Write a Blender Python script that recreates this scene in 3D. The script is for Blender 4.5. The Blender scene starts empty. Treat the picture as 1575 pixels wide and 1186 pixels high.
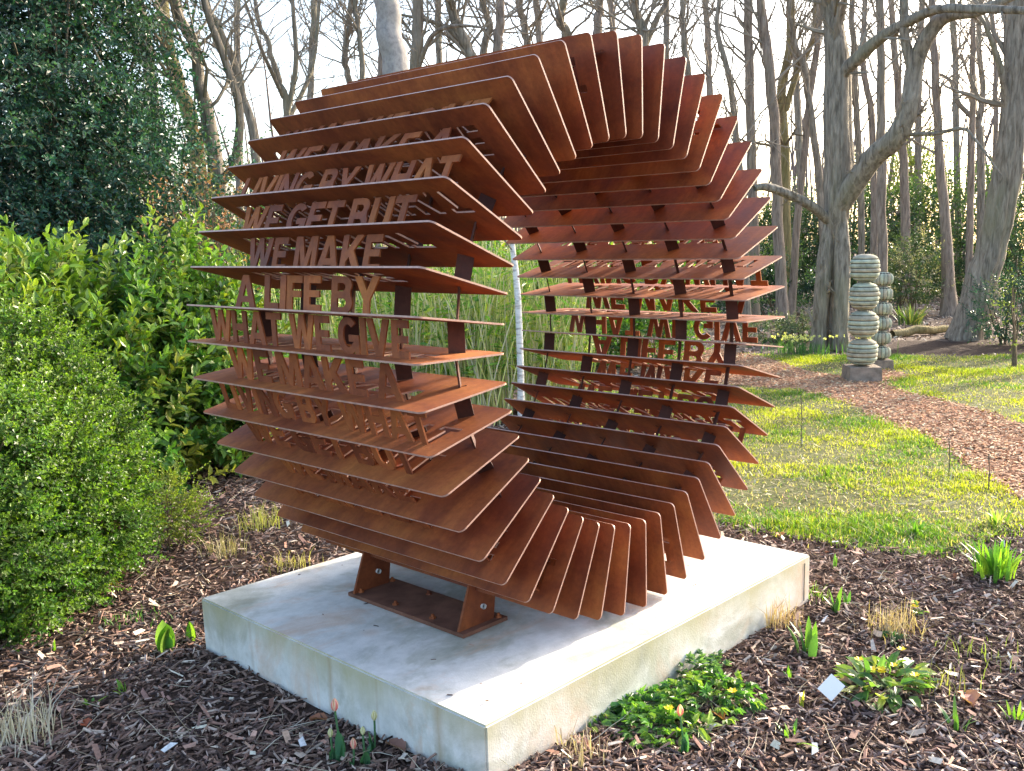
import bpy, math, random
import numpy as np
from mathutils import Matrix, Vector
R = np.random.default_rng(7)
random.seed(7)
rad = math.radians
sc = bpy.context.scene
COL = sc.collection

# ------------------------------------------------------------------ camera, sky, sun
CAMP = np.array([-2.586871, -2.638592, 1.512434])
M = np.array([[0.63790148, -0.7700196, -0.01230909],
              [0.13794755, 0.09852477, 0.98552694],
              [-0.75766231 * -1, 0.6303671, -0.16907141]])   # rows: right, up, forward
FPX, CX, CY = 1441.32, 940.64, 634.56                          # focal length and principal point in photo pixels
cam = bpy.data.cameras.new('camera'); co = bpy.data.objects.new('camera', cam); COL.objects.link(co)
mw = Matrix(((M[0][0], M[1][0], -M[2][0], CAMP[0]), (M[0][1], M[1][1], -M[2][1], CAMP[1]), (M[0][2], M[1][2], -M[2][2], CAMP[2]), (0, 0, 0, 1)))
co.matrix_world = mw
cam.sensor_width = 36; cam.lens = FPX / 1575 * 36
cam.shift_x = -(CX - 787.5) / 1575; cam.shift_y = (CY - 593) / 1575
cam.clip_start = 0.05; cam.clip_end = 1000
sc.camera = co

SUN_EL, SUN_AZ = rad(21), math.atan2(-0.10, 1.0)               # azimuth from +x, counter-clockwise
world = bpy.data.worlds.new('World'); sc.world = world; world.use_nodes = True
nt = world.node_tree; nt.nodes.clear()
sky = nt.nodes.new('ShaderNodeTexSky'); sky.sky_type = 'NISHITA'; sky.sun_disc = False
sky.sun_elevation = SUN_EL; sky.sun_rotation = math.pi / 2 - SUN_AZ
sky.air_density = 1.0; sky.dust_density = 3.5; sky.ozone_density = 1.0
bg = nt.nodes.new('ShaderNodeBackground'); bg.inputs[1].default_value = 0.15
wo = nt.nodes.new('ShaderNodeOutputWorld')
nt.links.new(sky.outputs[0], bg.inputs[0]); nt.links.new(bg.outputs[0], wo.inputs[0])
sl = bpy.data.lights.new('sun', 'SUN'); sl.energy = 2.8; sl.angle = rad(1.6); sl.color = (1, .89, .72)
so = bpy.data.objects.new('sun', sl); COL.objects.link(so)
sd = Vector((math.cos(SUN_EL) * math.cos(SUN_AZ), math.cos(SUN_EL) * math.sin(SUN_AZ), math.sin(SUN_EL)))
so.rotation_euler = sd.to_track_quat('Z', 'Y').to_euler(); so.location = (8, -2, 8)
vs = sc.view_settings
vs.view_transform = 'Standard'; vs.look = 'None'; vs.gamma = 1; vs.use_curve_mapping = False; vs.exposure = 2.1

# ------------------------------------------------------------------ helpers
def ray(px, py): return np.array([(px - CX) / FPX, -(py - CY) / FPX, 1.0]) @ M
def gp(px, py, z=0.0):
    d = ray(px, py); return CAMP + d * (z - CAMP[2]) / d[2]
def at(px, py, dist):
    d = ray(px, py); return CAMP + d * dist / math.hypot(d[0], d[1])
def pxm(dist): return FPX / dist                                # rough pixels per metre

def tag(o, label=None, cat=None, group=None, kind=None):
    if label: o['label'] = label
    if cat: o['category'] = cat
    if group: o['group'] = group
    if kind: o['kind'] = kind
    return o
def empty(name, loc, label, cat, group=None, rz=0):
    o = bpy.data.objects.new(name, None); COL.objects.link(o); o.location = loc; o.rotation_euler.z = rz
    o.empty_display_size = .1
    return tag(o, label, cat, group)
class MB:
    def __init__(s): s.v = []; s.f = []; s.c = []; s.n = 0; s.m = []
    def add(s, v, f, col=None, mi=0):
        v = np.asarray(v, float).reshape(-1, 3)
        s.v.append(v)
        if col is None: col = (1, 1, 1)
        col = np.asarray(col, float)
        s.c.append(np.broadcast_to(col, (len(v), 3)) if col.ndim == 1 else col)
        f = np.asarray(f, int); s.f.append(f + s.n); s.m.append(np.full(len(f), mi)); s.n += len(v)
    def mesh(s, name, mats, smooth=False):
        v = np.concatenate(s.v); c = np.concatenate(s.c)
        loops = np.concatenate([f.ravel() for f in s.f]); tot = np.concatenate([np.full(len(f), f.shape[1]) for f in s.f])
        me = bpy.data.meshes.new(name)
        me.vertices.add(len(v)); me.vertices.foreach_set('co', v.astype(np.float32).ravel())
        me.loops.add(len(loops)); me.loops.foreach_set('vertex_index', loops.astype(np.int32))
        me.polygons.add(len(tot)); st = np.concatenate([[0], np.cumsum(tot)[:-1]])
        me.polygons.foreach_set('loop_start', st.astype(np.int32))
        me.polygons.foreach_set('material_index', np.concatenate(s.m).astype(np.int32))
        me.polygons.foreach_set('use_smooth', np.full(len(tot), smooth))
        a = me.color_attributes.new('col', 'FLOAT_COLOR', 'POINT')
        a.data.foreach_set('color', np.c_[c, np.ones(len(c))].astype(np.float32).ravel())
        me.update(calc_edges=True)
        for m in (mats if isinstance(mats, (list, tuple)) else [mats]): me.materials.append(m)
        return me
    def build(s, name, mats, parent=None, smooth=False, kind=None):
        return link(name, s.mesh(name, mats, smooth), parent, kind)
def link(name, me, parent=None, kind=None):
    o = bpy.data.objects.new(name, me); COL.objects.link(o)
    if parent is not None:
        o.parent = parent
        if kind != 'local': o.matrix_parent_inverse = parent_inv(parent)
    if kind and kind != 'local': o['kind'] = kind
    return o
def parent_inv(p):
    m = Matrix.LocRotScale(p.location, p.rotation_euler, p.scale)
    q = p.parent
    if q is not None: m = parent_inv(q).inverted() @ m @ Matrix() if False else world_of(p)
    return m.inverted()
def world_of(p):
    m = Matrix.LocRotScale(p.location, p.rotation_euler, p.scale)
    if p.parent is not None: m = world_of(p.parent) @ p.matrix_parent_inverse @ m
    return m
BOXF = np.array([[0, 3, 2, 1], [4, 5, 6, 7], [0, 1, 5, 4], [1, 2, 6, 5], [2, 3, 7, 6], [3, 0, 4, 7]])
def box(mb, c, s, rot=None, col=None, taper=1.0):
    a = np.array([[-1, -1, -1], [1, -1, -1], [1, 1, -1], [-1, 1, -1], [-1, -1, 1], [1, -1, 1], [1, 1, 1], [-1, 1, 1]], float) * np.array(s) / 2
    a[4:, :2] *= taper
    if rot is not None: a = a @ np.array(rot).T
    mb.add(a + np.array(c), BOXF, col)
def rotz(t): c, s = math.cos(t), math.sin(t); return np.array([[c, -s, 0], [s, c, 0], [0, 0, 1]])
def unit(v): return v / np.maximum(np.linalg.norm(v, axis=-1, keepdims=True), 1e-9)
def tubes(mb, P, Rr, sides=5, col=None, cap=False):
    """P (N,K,3), Rr (N,K): N tubes of K rings"""
    P = np.asarray(P, float); Rr = np.asarray(Rr, float)
    N, K, _ = P.shape
    T = np.gradient(P, axis=1); T = unit(T)
    up = np.where(np.abs(T[:, :1, 2:3]) > .9, np.array([1., 0, 0]), np.array([0, 0, 1.]))
    U = unit(np.cross(T, np.broadcast_to(up, T.shape))); V = np.cross(T, U)
    a = np.arange(sides) / sides * 2 * np.pi
    ring = P[:, :, None] + Rr[:, :, None, None] * (U[:, :, None] * np.cos(a)[None, None, :, None] + V[:, :, None] * np.sin(a)[None, None, :, None])
    idx = np.arange(N * K * sides).reshape(N, K, sides)
    a0 = idx[:, :-1]; a1 = idx[:, 1:]
    F = np.stack([a0, np.roll(a0, -1, 2), np.roll(a1, -1, 2), a1], -1).reshape(-1, 4)
    if col is not None and np.ndim(col) == 2: col = np.repeat(col, K * sides, 0)
    mb.add(ring.reshape(-1, 3), F, col)
def vnoise(x, y, s=1.0, seed=0):
    r = np.random.default_rng(seed); o = 0
    for k in range(6):
        a = r.uniform(0, 6.28); f = s * r.uniform(.6, 2.2); o = o + np.sin((np.cos(a) * x + np.sin(a) * y) * f * 3 + r.uniform(0, 6.28) + 1.3 * np.sin((np.sin(a) * x - np.cos(a) * y) * f * 2 + k))
    return o / 6

# ------------------------------------------------------------------ materials
def newmat(name):
    m = bpy.data.materials.new(name); m.use_nodes = True; n = m.node_tree
    b = n.nodes['Principled BSDF']; return m, n, b
def N(nt_, t, **kw):
    n = nt_.nodes.new(t)
    for k, v in kw.items():
        if k in n.inputs.keys() if isinstance(k, str) else False: n.inputs[k].default_value = v
        else: setattr(n, k, v)
    return n
def ramp(nt_, stops):
    r = nt_.nodes.new('ShaderNodeValToRGB'); e = r.color_ramp.elements
    while len(e) < len(stops): e.new(0.5)
    for i, (p, c) in enumerate(stops): e[i].position = p; e[i].color = (*c, 1)
    return r
def noise(nt_, scale, detail=6, rough=.6, vec=None, dist=0):
    n = nt_.nodes.new('ShaderNodeTexNoise'); n.inputs['Scale'].default_value = scale; n.inputs['Detail'].default_value = detail
    n.inputs['Roughness'].default_value = rough; n.inputs['Distortion'].default_value = dist
    if vec is not None: nt_.links.new(vec, n.inputs['Vector'])
    return n
def coords(nt_, scale=(1, 1, 1), kind='Object'):
    t = nt_.nodes.new('ShaderNodeTexCoord'); mp = nt_.nodes.new('ShaderNodeMapping'); mp.inputs['Scale'].default_value = scale
    nt_.links.new(t.outputs[kind], mp.inputs[0]); return mp.outputs[0]
def mixc(nt_, a, b, f, mode='MIX'):
    m = nt_.nodes.new('ShaderNodeMix'); m.data_type = 'RGBA'; m.blend_type = mode
    for s_, v in ((6, a), (7, b)):
        if isinstance(v, tuple): m.inputs[s_].default_value = (*v, 1)
        else: nt_.links.new(v, m.inputs[s_])
    if isinstance(f, float): m.inputs[0].default_value = f
    else: nt_.links.new(f, m.inputs[0])
    return m.outputs[2]
def bump(nt_, b, h, strength=.3, dist=.01):
    bp = nt_.nodes.new('ShaderNodeBump'); bp.inputs['Strength'].default_value = strength; bp.inputs['Distance'].default_value = dist
    nt_.links.new(h, bp.inputs['Height']); nt_.links.new(bp.outputs[0], b.inputs['Normal'])

def mat_corten(name='weathered_corten_steel', dark=False):
    m, n, b = newmat(name)
    v = coords(n, (1, 1, 1)); oi = n.nodes.new('ShaderNodeObjectInfo')
    add = n.nodes.new('ShaderNodeVectorMath'); add.operation = 'ADD'
    sc_ = n.nodes.new('ShaderNodeVectorMath'); sc_.operation = 'SCALE'; sc_.inputs['Scale'].default_value = 9
    n.links.new(oi.outputs['Location'], sc_.inputs[0])
    cmb = n.nodes.new('ShaderNodeCombineXYZ'); mul = n.nodes.new('ShaderNodeMath'); mul.operation = 'MULTIPLY'; mul.inputs[1].default_value = 17
    n.links.new(oi.outputs['Random'], mul.inputs[0]); n.links.new(mul.outputs[0], cmb.inputs[0]); n.links.new(mul.outputs[0], cmb.inputs[2])
    n.links.new(v, add.inputs[0]); n.links.new(cmb.outputs[0], add.inputs[1])
    n1 = noise(n, 3.0, 8, .62, add.outputs[0], .4); n2 = noise(n, 60, 4, .7, add.outputs[0]); 
    mp = n.nodes.new('ShaderNodeMapping'); mp.inputs['Scale'].default_value = (22, 2.2, 5); n.links.new(add.outputs[0], mp.inputs[0])
    n3 = noise(n, 1.0, 5, .6, mp.outputs[0])
    r1 = ramp(n, [(.28, (.05, .018, .014)), (.5, (.085, .030, .022)), (.75, (.14, .052, .034))] if dark else [(.26, (.14, .036, .019)), (.42, (.25, .070, .028)), (.56, (.38, .122, .037)), (.76, (.56, .22, .055))]); n.links.new(n1.outputs[0], r1.inputs[0])
    r2 = ramp(n, [(.35, (.70, .64, .62)), (.65, (1.1, 1.08, 1.05))]); n.links.new(n2.outputs[0], r2.inputs[0])
    r3 = ramp(n, [(.38, (.66, .62, .6)), (.6, (1.05, 1.03, 1))]); n.links.new(n3.outputs[0], r3.inputs[0])
    c = mixc(n, r1.outputs[0], r2.outputs[0], .55, 'MULTIPLY'); c = mixc(n, c, r3.outputs[0], .5, 'MULTIPLY')
    rv = ramp(n, [(0, (.70, .64, .64)), (1, (1.14, 1.14, 1.12))]); n.links.new(oi.outputs['Random'], rv.inputs[0]); c = mixc(n, c, rv.outputs[0], 1.0, 'MULTIPLY')
    n.links.new(c, b.inputs['Base Color']); b.inputs['Roughness'].default_value = .62; b.inputs['Specular IOR Level'].default_value = .32
    rr = ramp(n, [(.3, (.55,) * 3), (.7, (.78,) * 3)]); n.links.new(n1.outputs[0], rr.inputs[0]); n.links.new(rr.outputs[0], b.inputs['Roughness'])
    bump(n, b, n2.outputs[0], .25, .002)
    return m
def mat_concrete():
    m, n, b = newmat('weathered_concrete'); v = coords(n)
    n1 = noise(n, 2.2, 9, .65, v, .6); n2 = noise(n, 14, 8, .7, v); n3 = noise(n, 160, 3, .6, v)
    c = ramp(n, [(.32, (.33, .335, .27)), (.43, (.51, .51, .45)), (.50, (.66, .655, .62)), (.66, (.74, .73, .70))]); n.links.new(n1.outputs[0], c.inputs[0])
    c2 = ramp(n, [(.3, (.66, .67, .64)), (.6, (1.06, 1.06, 1.06))]); n.links.new(n2.outputs[0], c2.inputs[0])
    o = mixc(n, c.outputs[0], c2.outputs[0], .6, 'MULTIPLY')
    # rust wash on the top face
    n4 = noise(n, 1.7, 7, .7, coords(n, (1, 1.8, 1)), .8); f4 = ramp(n, [(.52, (0, 0, 0)), (.68, (.62,) * 3)]); n.links.new(n4.outputs[0], f4.inputs[0])
    o = mixc(n, o, (.60, .36, .20), f4.outputs[0])
    # algae green-yellow near the upper rim of the side faces and streaks down
    sep = n.nodes.new('ShaderNodeSeparateXYZ'); tc = n.nodes.new('ShaderNodeTexCoord'); n.links.new(tc.outputs['Object'], sep.inputs[0])
    nn = noise(n, 1.0, 6, .65, coords(n, (5, 5, .8)))
    ma = n.nodes.new('ShaderNodeMath'); ma.operation = 'MULTIPLY_ADD'; ma.inputs[1].default_value = .30; n.links.new(nn.outputs[0], ma.inputs[0]); n.links.new(sep.outputs[2], ma.inputs[2])
    fa = ramp(n, [(.24, (0,) * 3), (.37, (.8,) * 3)]); n.links.new(ma.outputs[0], fa.inputs[0])
    geo = n.nodes.new('ShaderNodeNewGeometry'); sz = n.nodes.new('ShaderNodeSeparateXYZ'); n.links.new(geo.outputs['True Normal'], sz.inputs[0])
    inv = n.nodes.new('ShaderNodeMath'); inv.operation = 'SUBTRACT'; inv.inputs[0].default_value = 1; n.links.new(sz.outputs[2], inv.inputs[1]); inv.use_clamp = True
    mm = n.nodes.new('ShaderNodeMath'); mm.operation = 'MULTIPLY'; n.links.new(fa.outputs[0], mm.inputs[0]); n.links.new(inv.outputs[0], mm.inputs[1])
    o = mixc(n, o, (.42, .39, .22), mm.outputs[0])
    # rust drips down the side faces and round rust spots on the top
    sx = n.nodes.new('ShaderNodeSeparateXYZ'); wv = noise(n, 6, 3, .6, v); nv = n.nodes.new('ShaderNodeVectorMath'); nv.operation = 'MULTIPLY_ADD'; nv.inputs[1].default_value = (.03, .03, .03)
    n.links.new(wv.outputs['Color'], nv.inputs[0]); n.links.new(tc.outputs['Object'], nv.inputs[2]); n.links.new(nv.outputs[0], sx.inputs[0])
    for (yy, wd, am) in ((-.05, .012, .55), (-.60, .018, .6), (.45, .010, .3), (-.30, .006, .3)):
        d_ = n.nodes.new('ShaderNodeMath'); d_.operation = 'SUBTRACT'; n.links.new(sx.outputs[1], d_.inputs[0]); d_.inputs[1].default_value = yy + .015
        a_ = n.nodes.new('ShaderNodeMath'); a_.operation = 'ABSOLUTE'; n.links.new(d_.outputs[0], a_.inputs[0])
        r_ = n.nodes.new('ShaderNodeMapRange'); r_.inputs['From Min'].default_value = wd * 1.6; r_.inputs['From Max'].default_value = 0; r_.inputs['To Max'].default_value = am; n.links.new(a_.outputs[0], r_.inputs['Value'])
        m2 = n.nodes.new('ShaderNodeMath'); m2.operation = 'MULTIPLY'; n.links.new(r_.outputs[0], m2.inputs[0]); n.links.new(inv.outputs[0], m2.inputs[1])
        o = mixc(n, o, (.36, .26, .13), m2.outputs[0])
    for (px_, py_, rd, am) in ((-.75, .0, .05, .55), (-.90, -.70, .05, .7), (-.30, -.45, .10, .4), (.35, -.66, .16, .35), (.05, -.70, .09, .4), (-.48, .05, .30, .25), (-.60, .62, .14, .3), (.62, -.45, .12, .3)):
        ds = n.nodes.new('ShaderNodeVectorMath'); ds.operation = 'DISTANCE'; ds.inputs[1].default_value = (px_ + .015, py_ + .015, .225); n.links.new(nv.outputs[0], ds.inputs[0])
        r_ = n.nodes.new('ShaderNodeMapRange'); r_.interpolation_type = 'SMOOTHSTEP'; r_.inputs['From Min'].default_value = rd; r_.inputs['From Max'].default_value = 0; r_.inputs['To Max'].default_value = am; n.links.new(ds.outputs['Value'], r_.inputs['Value'])
        m2 = n.nodes.new('ShaderNodeMath'); m2.operation = 'MULTIPLY'; n.links.new(r_.outputs[0], m2.inputs[0]); n.links.new(n2.outputs[0], m2.inputs[1]); m2.use_clamp = True
        o = mixc(n, o, (.50, .27, .12), m2.outputs[0])
    n.links.new(o, b.inputs['Base Color']); b.inputs['Roughness'].default_value = .85
    bump(n, b, n3.outputs[0], .35, .003); return m
def mat_attr(name, rough=.7, spec=.3, tr=0.0, nscale=0, lo=.8, bumps=0):
    """colour from the mesh's own per-leaf / per-chip colour"""
    m, n, b = newmat(name); a = n.nodes.new('ShaderNodeAttribute'); a.attribute_name = 'col'; c = a.outputs['Color']
    if nscale:
        nn = noise(n, nscale, 5, .65, coords(n)); r_ = ramp(n, [(.3, (lo,) * 3), (.7, (1.15,) * 3)]); n.links.new(nn.outputs[0], r_.inputs[0]); c = mixc(n, c, r_.outputs[0], 1.0, 'MULTIPLY')
        if bumps: bump(n, b, nn.outputs[0], .6, bumps)
    n.links.new(c, b.inputs['Base Color']); b.inputs['Roughness'].default_value = rough; b.inputs['Specular IOR Level'].default_value = spec
    if tr:
        t = n.nodes.new('ShaderNodeBsdfTranslucent'); ms = n.nodes.new('ShaderNodeMixShader'); ms.inputs[0].default_value = tr
        g = mixc(n, c, (1.6, 1.75, .5), 1.0, 'MULTIPLY'); n.links.new(g, t.inputs[0])
        n.links.new(b.outputs[0], ms.inputs[1]); n.links.new(t.outputs[0], ms.inputs[2]); n.links.new(ms.outputs[0], n.nodes['Material Output'].inputs[0])
    return m
def mat_bark(name, c0, c1, c2, moss=None, zs=.15, sc0=20, bd=.05):
    m, n, b = newmat(name); v = coords(n, (1, 1, zs))
    n1 = noise(n, sc0, 8, .65, v, .5); n2 = noise(n, 1.3, 5, .6, coords(n, (1, 1, .5)))
    c = ramp(n, [(.32, c0), (.5, c1), (.68, c2)]); n.links.new(n1.outputs[0], c.inputs[0]); o = c.outputs[0]
    if moss:
        f = ramp(n, [(.50, (0,) * 3), (.70, (.7,) * 3)]); n.links.new(n2.outputs[0], f.inputs[0]); o = mixc(n, o, moss, f.outputs[0])
    n.links.new(o, b.inputs['Base Color']); b.inputs['Roughness'].default_value = .9; b.inputs['Specular IOR Level'].default_value = .15
    bump(n, b, n1.outputs[0], .8, bd); return m
def mat_soil(name, a, b_, c_, s=18):
    m, n, b = newmat(name); n1 = noise(n, s, 9, .75, coords(n)); n2 = noise(n, .9, 5, .6, coords(n))
    c = ramp(n, [(.3, a), (.5, b_), (.7, c_)]); n.links.new(n1.outputs[0], c.inputs[0])
    r2 = ramp(n, [(.3, (.72,) * 3), (.7, (1.15,) * 3)]); n.links.new(n2.outputs[0], r2.inputs[0])
    n.links.new(mixc(n, c.outputs[0], r2.outputs[0], .8, 'MULTIPLY'), b.inputs['Base Color']); b.inputs['Roughness'].default_value = .95; b.inputs['Specular IOR Level'].default_value = .1
    bump(n, b, n1.outputs[0], .9, .02); return m
def mat_plain(name, col, rough=.6, spec=.4, s=30, var=.2):
    m, n, b = newmat(name); n1 = noise(n, s, 5, .6, coords(n)); c = ramp(n, [(.3, tuple(x * (1 - var) for x in col)), (.7, tuple(min(1, x * (1 + var)) for x in col))])
    n.links.new(n1.outputs[0], c.inputs[0]); n.links.new(c.outputs[0], b.inputs['Base Color']); b.inputs['Roughness'].default_value = rough; b.inputs['Specular IOR Level'].default_value = spec; return m

CORTEN = mat_corten(); DARKC = mat_corten('dark_brown_steel', True); FOOTC = mat_plain('dusty_brown_steel', (.16, .075, .05), .85, .2, 9, .4); EDGE = mat_plain('bare_cut_steel_edge', (.46, .27, .21), .4, .6, 40, .25); CONC = mat_concrete()
LEAF = mat_attr('living_leaf', .42, .45, .32); GLOSS = mat_attr('glossy_leaf', .34, .5, .24); GRASS = mat_attr('grass_blade', .6, .3, .35)
CHIP = mat_attr('bark_chip', .8, .25, 0, 70, .65); DEAD = mat_attr('dead_stalk', .8, .2, .15)
BARKG = mat_bark('grey_green_bark', (.10, .084, .066), (.25, .215, .17), (.40, .35, .285), (.25, .24, .15))  # grey and brown bark lightened in the colour to stand in for distance haze
BARKB = mat_bark('brown_bark', (.12, .095, .078), (.27, .22, .18), (.40, .33, .27), (.25, .22, .15))
BARKS = mat_bark('smooth_grey_bark', (.27, .25, .24), (.37, .345, .33), (.46, .42, .385), (.36, .31, .26), .8, 22, .004)
BARKY = mat_bark('mossy_ochre_bark', (.15, .12, .06), (.27, .22, .11), (.38, .31, .16), (.17, .18, .07))
BIRCH = mat_bark('white_birch_bark', (.30, .27, .24), (.78, .77, .74), (.86, .85, .82), None, 4.0, 7, .004)
TWIG = mat_plain('twig_bark', (.12, .10, .08), .9, .1, 5, .3)
STONE = mat_plain('grey_green_stone', (.36, .37, .29), .9, .2, 14, .35)
STONE2 = mat_plain('brown_stone_block', (.26, .21, .17), .9, .2, 12, .35)
BOLTM = mat_plain('galvanised_nut', (.72, .70, .66), .45, .5, 60, .1)
SOIL = mat_soil('dark_mulch_soil', (.022, .014, .012), (.06, .038, .03), (.12, .08, .062))
TURF = mat_soil('lawn_turf', (.06, .055, .03), (.12, .13, .05), (.26, .23, .12), 14)
PATHM = mat_soil('chip_path_soil', (.20, .10, .06), (.38, .21, .135), (.54, .34, .23), 22)
WOODF = mat_soil('woodland_litter_soil', (.07, .05, .04), (.16, .12, .095), (.26, .20, .16), 9)

# ------------------------------------------------------------------ ground
def world_poly(pts): return np.array([gp(x, y)[:2] for x, y in pts])
def inside(poly, x, y):
    c = np.zeros(x.shape, bool); j = len(poly) - 1
    for i in range(len(poly)):
        xi, yi = poly[i]; xj, yj = poly[j]
        c ^= ((yi > y) != (yj > y)) & (x < (xj - xi) * (y - yi) / (yj - yi + 1e-12) + xi); j = i
    return c
PATH_LOW = [(1000, 592), (1130, 592), (1230, 599), (1320, 627), (1350, 650), (1420, 668), (1462, 700), (1500, 733), (1575, 765), (1800, 850)]
PATH_UP = [(1900, 740), (1700, 690), (1560, 645), (1500, 628), (1420, 608), (1378, 598), (1372, 588), (1404, 578), (1366, 568), (1340, 566), (1300, 580), (1240, 570), (1180, 550), (1110, 538), (1000, 540)]
P_PATH = world_poly(PATH_LOW + PATH_UP)
P_LAWNA = world_poly([(860, 640), (920, 600), (1000, 592)] + PATH_LOW + [(1800, 860), (1600, 800), (1540, 822), (1480, 846), (1400, 853), (1300, 838), (1200, 818), (1100, 800), (1000, 775), (900, 730), (850, 690)])
P_LAWNB = world_poly([(1150, 544), (1250, 546), (1340, 545), (1575, 548), (1900, 552), (2300, 640), (1900, 735)] + PATH_UP)
P_STRIP = world_poly([(1340, 544), (1900, 552), (1900, 527), (1380, 524)])
def region(x, y):
    wx = x + .05 * vnoise(x, y, 2.3, 3); wy = y + .05 * vnoise(x, y, 2.1, 4)
    d = np.hypot(x - CAMP[0], y - CAMP[1])
    r = np.where(d < 9.3, 0, 3)
    r = np.where(inside(P_STRIP, wx, wy), 0, r)
    r = np.where(inside(P_LAWNA, wx, wy) | inside(P_LAWNB, wx, wy), 1, r)
    r = np.where(inside(P_PATH, wx, wy), 2, r)
    return r
def gz(x, y):
    z = .012 * vnoise(x, y, .9, 11) + .006 * vnoise(x, y, 3, 12)
    z = z + .045 * np.exp(-((x + .95) ** 2 + (y + .95) ** 2) / .25)
    far = np.clip((np.hypot(x + 2.6, y + 2.6) - 14) / 30, 0, 1)
    z = z + far * (.12 * vnoise(x, y, .12, 13) + .25 * far)
    return z
names = ['mulch_bed_soil', 'lawn', 'bark_path', 'woodland_floor']; gm = [SOIL, TURF, PATHM, WOODF]
gx = np.concatenate([np.arange(-8, -4, .25), np.arange(-4, 11, .08), np.arange(11, 24, .25)]); gy = np.concatenate([np.arange(-8, -4, .25), np.arange(-4, 9, .08), np.arange(9, 24, .25)])
X, Y = np.meshgrid(gx, gy, indexing='ij'); Z = gz(X, Y)
cx_ = (X[:-1, :-1] + X[1:, 1:]) / 2; cy_ = (Y[:-1, :-1] + Y[1:, 1:]) / 2
reg = region(cx_, cy_); vid = np.arange(X.size).reshape(X.shape)
q = np.stack([vid[:-1, :-1], vid[1:, :-1], vid[1:, 1:], vid[:-1, 1:]], -1)
allv = np.stack([X.ravel(), Y.ravel(), Z.ravel()], -1)
for k in range(4):
    f = q[reg == k]; u, invx = np.unique(f.ravel(), return_inverse=True)
    mb = MB(); mb.add(allv[u], invx.reshape(-1, 4)); o = mb.build(names[k], gm[k], smooth=True); o['kind'] = 'structure'
# far land out to the horizon (ring of quads round the fine ground)
mb = MB()
x0, x1, y0, y1 = gx[0], gx[-1], gy[0], gy[-1]; B = 400
def strip(xs, ys, skirt=None):
    XX, YY = np.meshgrid(xs, ys, indexing='ij'); i = np.arange(XX.size).reshape(XX.shape)
    mb.add(np.stack([XX.ravel(), YY.ravel(), gz(XX, YY).ravel() - .012], -1), np.stack([i[:-1, :-1], i[1:, :-1], i[1:, 1:], i[:-1, 1:]], -1).reshape(-1, 4))
lx = [-B, -100, -40, -20, -12, x0 + .02]; hx = [x1 - .02, 30, 40, 60, 120, B]; ly = [-B, -100, -40, -20, -12, y0 + .02]; hy = [y1 - .02, 30, 40, 60, 120, B]
midx = list(np.linspace(x0 + .02, x1 - .02, 60)); midy = list(np.linspace(y0 + .02, y1 - .02, 60))
strip(lx, ly + midy[1:-1] + hy); strip(hx, ly + midy[1:-1] + hy); strip(midx, ly); strip(midx, hy)
o = mb.build('ground', WOODF, smooth=True); o['kind'] = 'structure'

# scatter of chips: low three-sided flakes of bark with five faces each
def scatter_xy(n, dmin, dmax, pmin, pmax, power=1.0):
    """random ground points in front of the camera position; denser close by"""
    d = dmin + (dmax - dmin) * R.random(n) ** power
    fx = R.uniform(pmin, pmax, n); f2 = M[2][:2] / np.linalg.norm(M[2][:2]); r2 = np.array([f2[1], -f2[0]])
    lat = (fx - CX) / FPX
    p = CAMP[:2] + d[:, None] * (f2 + lat[:, None] * r2)
    return p[:, 0], p[:, 1]
PLX, PLY = .95, .805
def chips(x, y, L, W, T, cols, tilt=.35, lift=0.0, flat=False):
    n = len(x); a = R.uniform(0, 2 * np.pi, n); t = R.normal(0, tilt, n); t2 = R.normal(0, tilt, n)
    A = np.stack([np.cos(a) * np.cos(t), np.sin(a) * np.cos(t), np.sin(t)], -1)
    S = np.stack([-np.sin(a), np.cos(a), t2], -1); S = unit(S - (S * A).sum(-1, keepdims=True) * A); U = np.cross(A, S)
    P = np.stack([x, y, gz(x, y) + R.uniform(0, .012, n) + lift], -1)
    vs_ = []
    for (u, v, w) in ((-1, -.6, 0), (1, -.8, 0), (.75, .8, 0), (-.9, 1, 0), (-.8, -.5, 1), (.9, -.5, 1), (.6, .6, 1), (-.75, .7, 1)):
        vs_.append(P + A * (u * L / 2 * R.uniform(.75, 1.1, n))[:, None] + S * (v * W / 2 * R.uniform(.6, 1.1, n))[:, None] + U * (w * T)[:, None])
    V = np.stack(vs_, 1).reshape(-1, 3)
    F = (np.arange(n)[:, None, None] * 8 + (BOXF[[1]] if flat else BOXF[[1, 2, 4]])[None]).reshape(-1, 4)
    c = np.minimum(cols[R.integers(0, len(cols), n)] * R.uniform(.85, 1.95, n)[:, None], .75)
    mb = MB(); mb.add(V, F, np.repeat(c, 8, 0)); return mb
MC = np.array([(.085, .052, .040), (.14, .088, .066), (.20, .128, .098), (.055, .034, .027), (.27, .185, .145), (.11, .066, .052), (.17, .108, .084), (.42, .34, .28), (.07, .05, .048), (.22, .13, .10), (.32, .24, .20), (.12, .08, .07)])
x, y = scatter_xy(118000, 1.7, 9.5, -330, 1900, 1.25)
k = (region(x + R.normal(0, .09, len(x)), y + R.normal(0, .09, len(x))) == 0) & ~((np.abs(x) < PLX + .01) & (np.abs(y) < PLY + .01)); x, y = x[k], y[k]; n = len(x)
L = R.gamma(2.2, .015, n) + .009; W = R.uniform(.003, .018, n) * R.uniform(.6, 1.1, n); d = np.hypot(x + 2.6, y + 2.6); g = np.clip(d / 5, 1, 1.7)
tag(chips(x, y, L * g, W * g, R.uniform(.002, .006, n), MC, .34).build('bark_mulch', CHIP), 'dark brown bark mulch covering the planting bed round the plinth', 'mulch', kind='stuff')
x, y = scatter_xy(2000, 1.9, 9, -330, 1900, 1.1)
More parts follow.
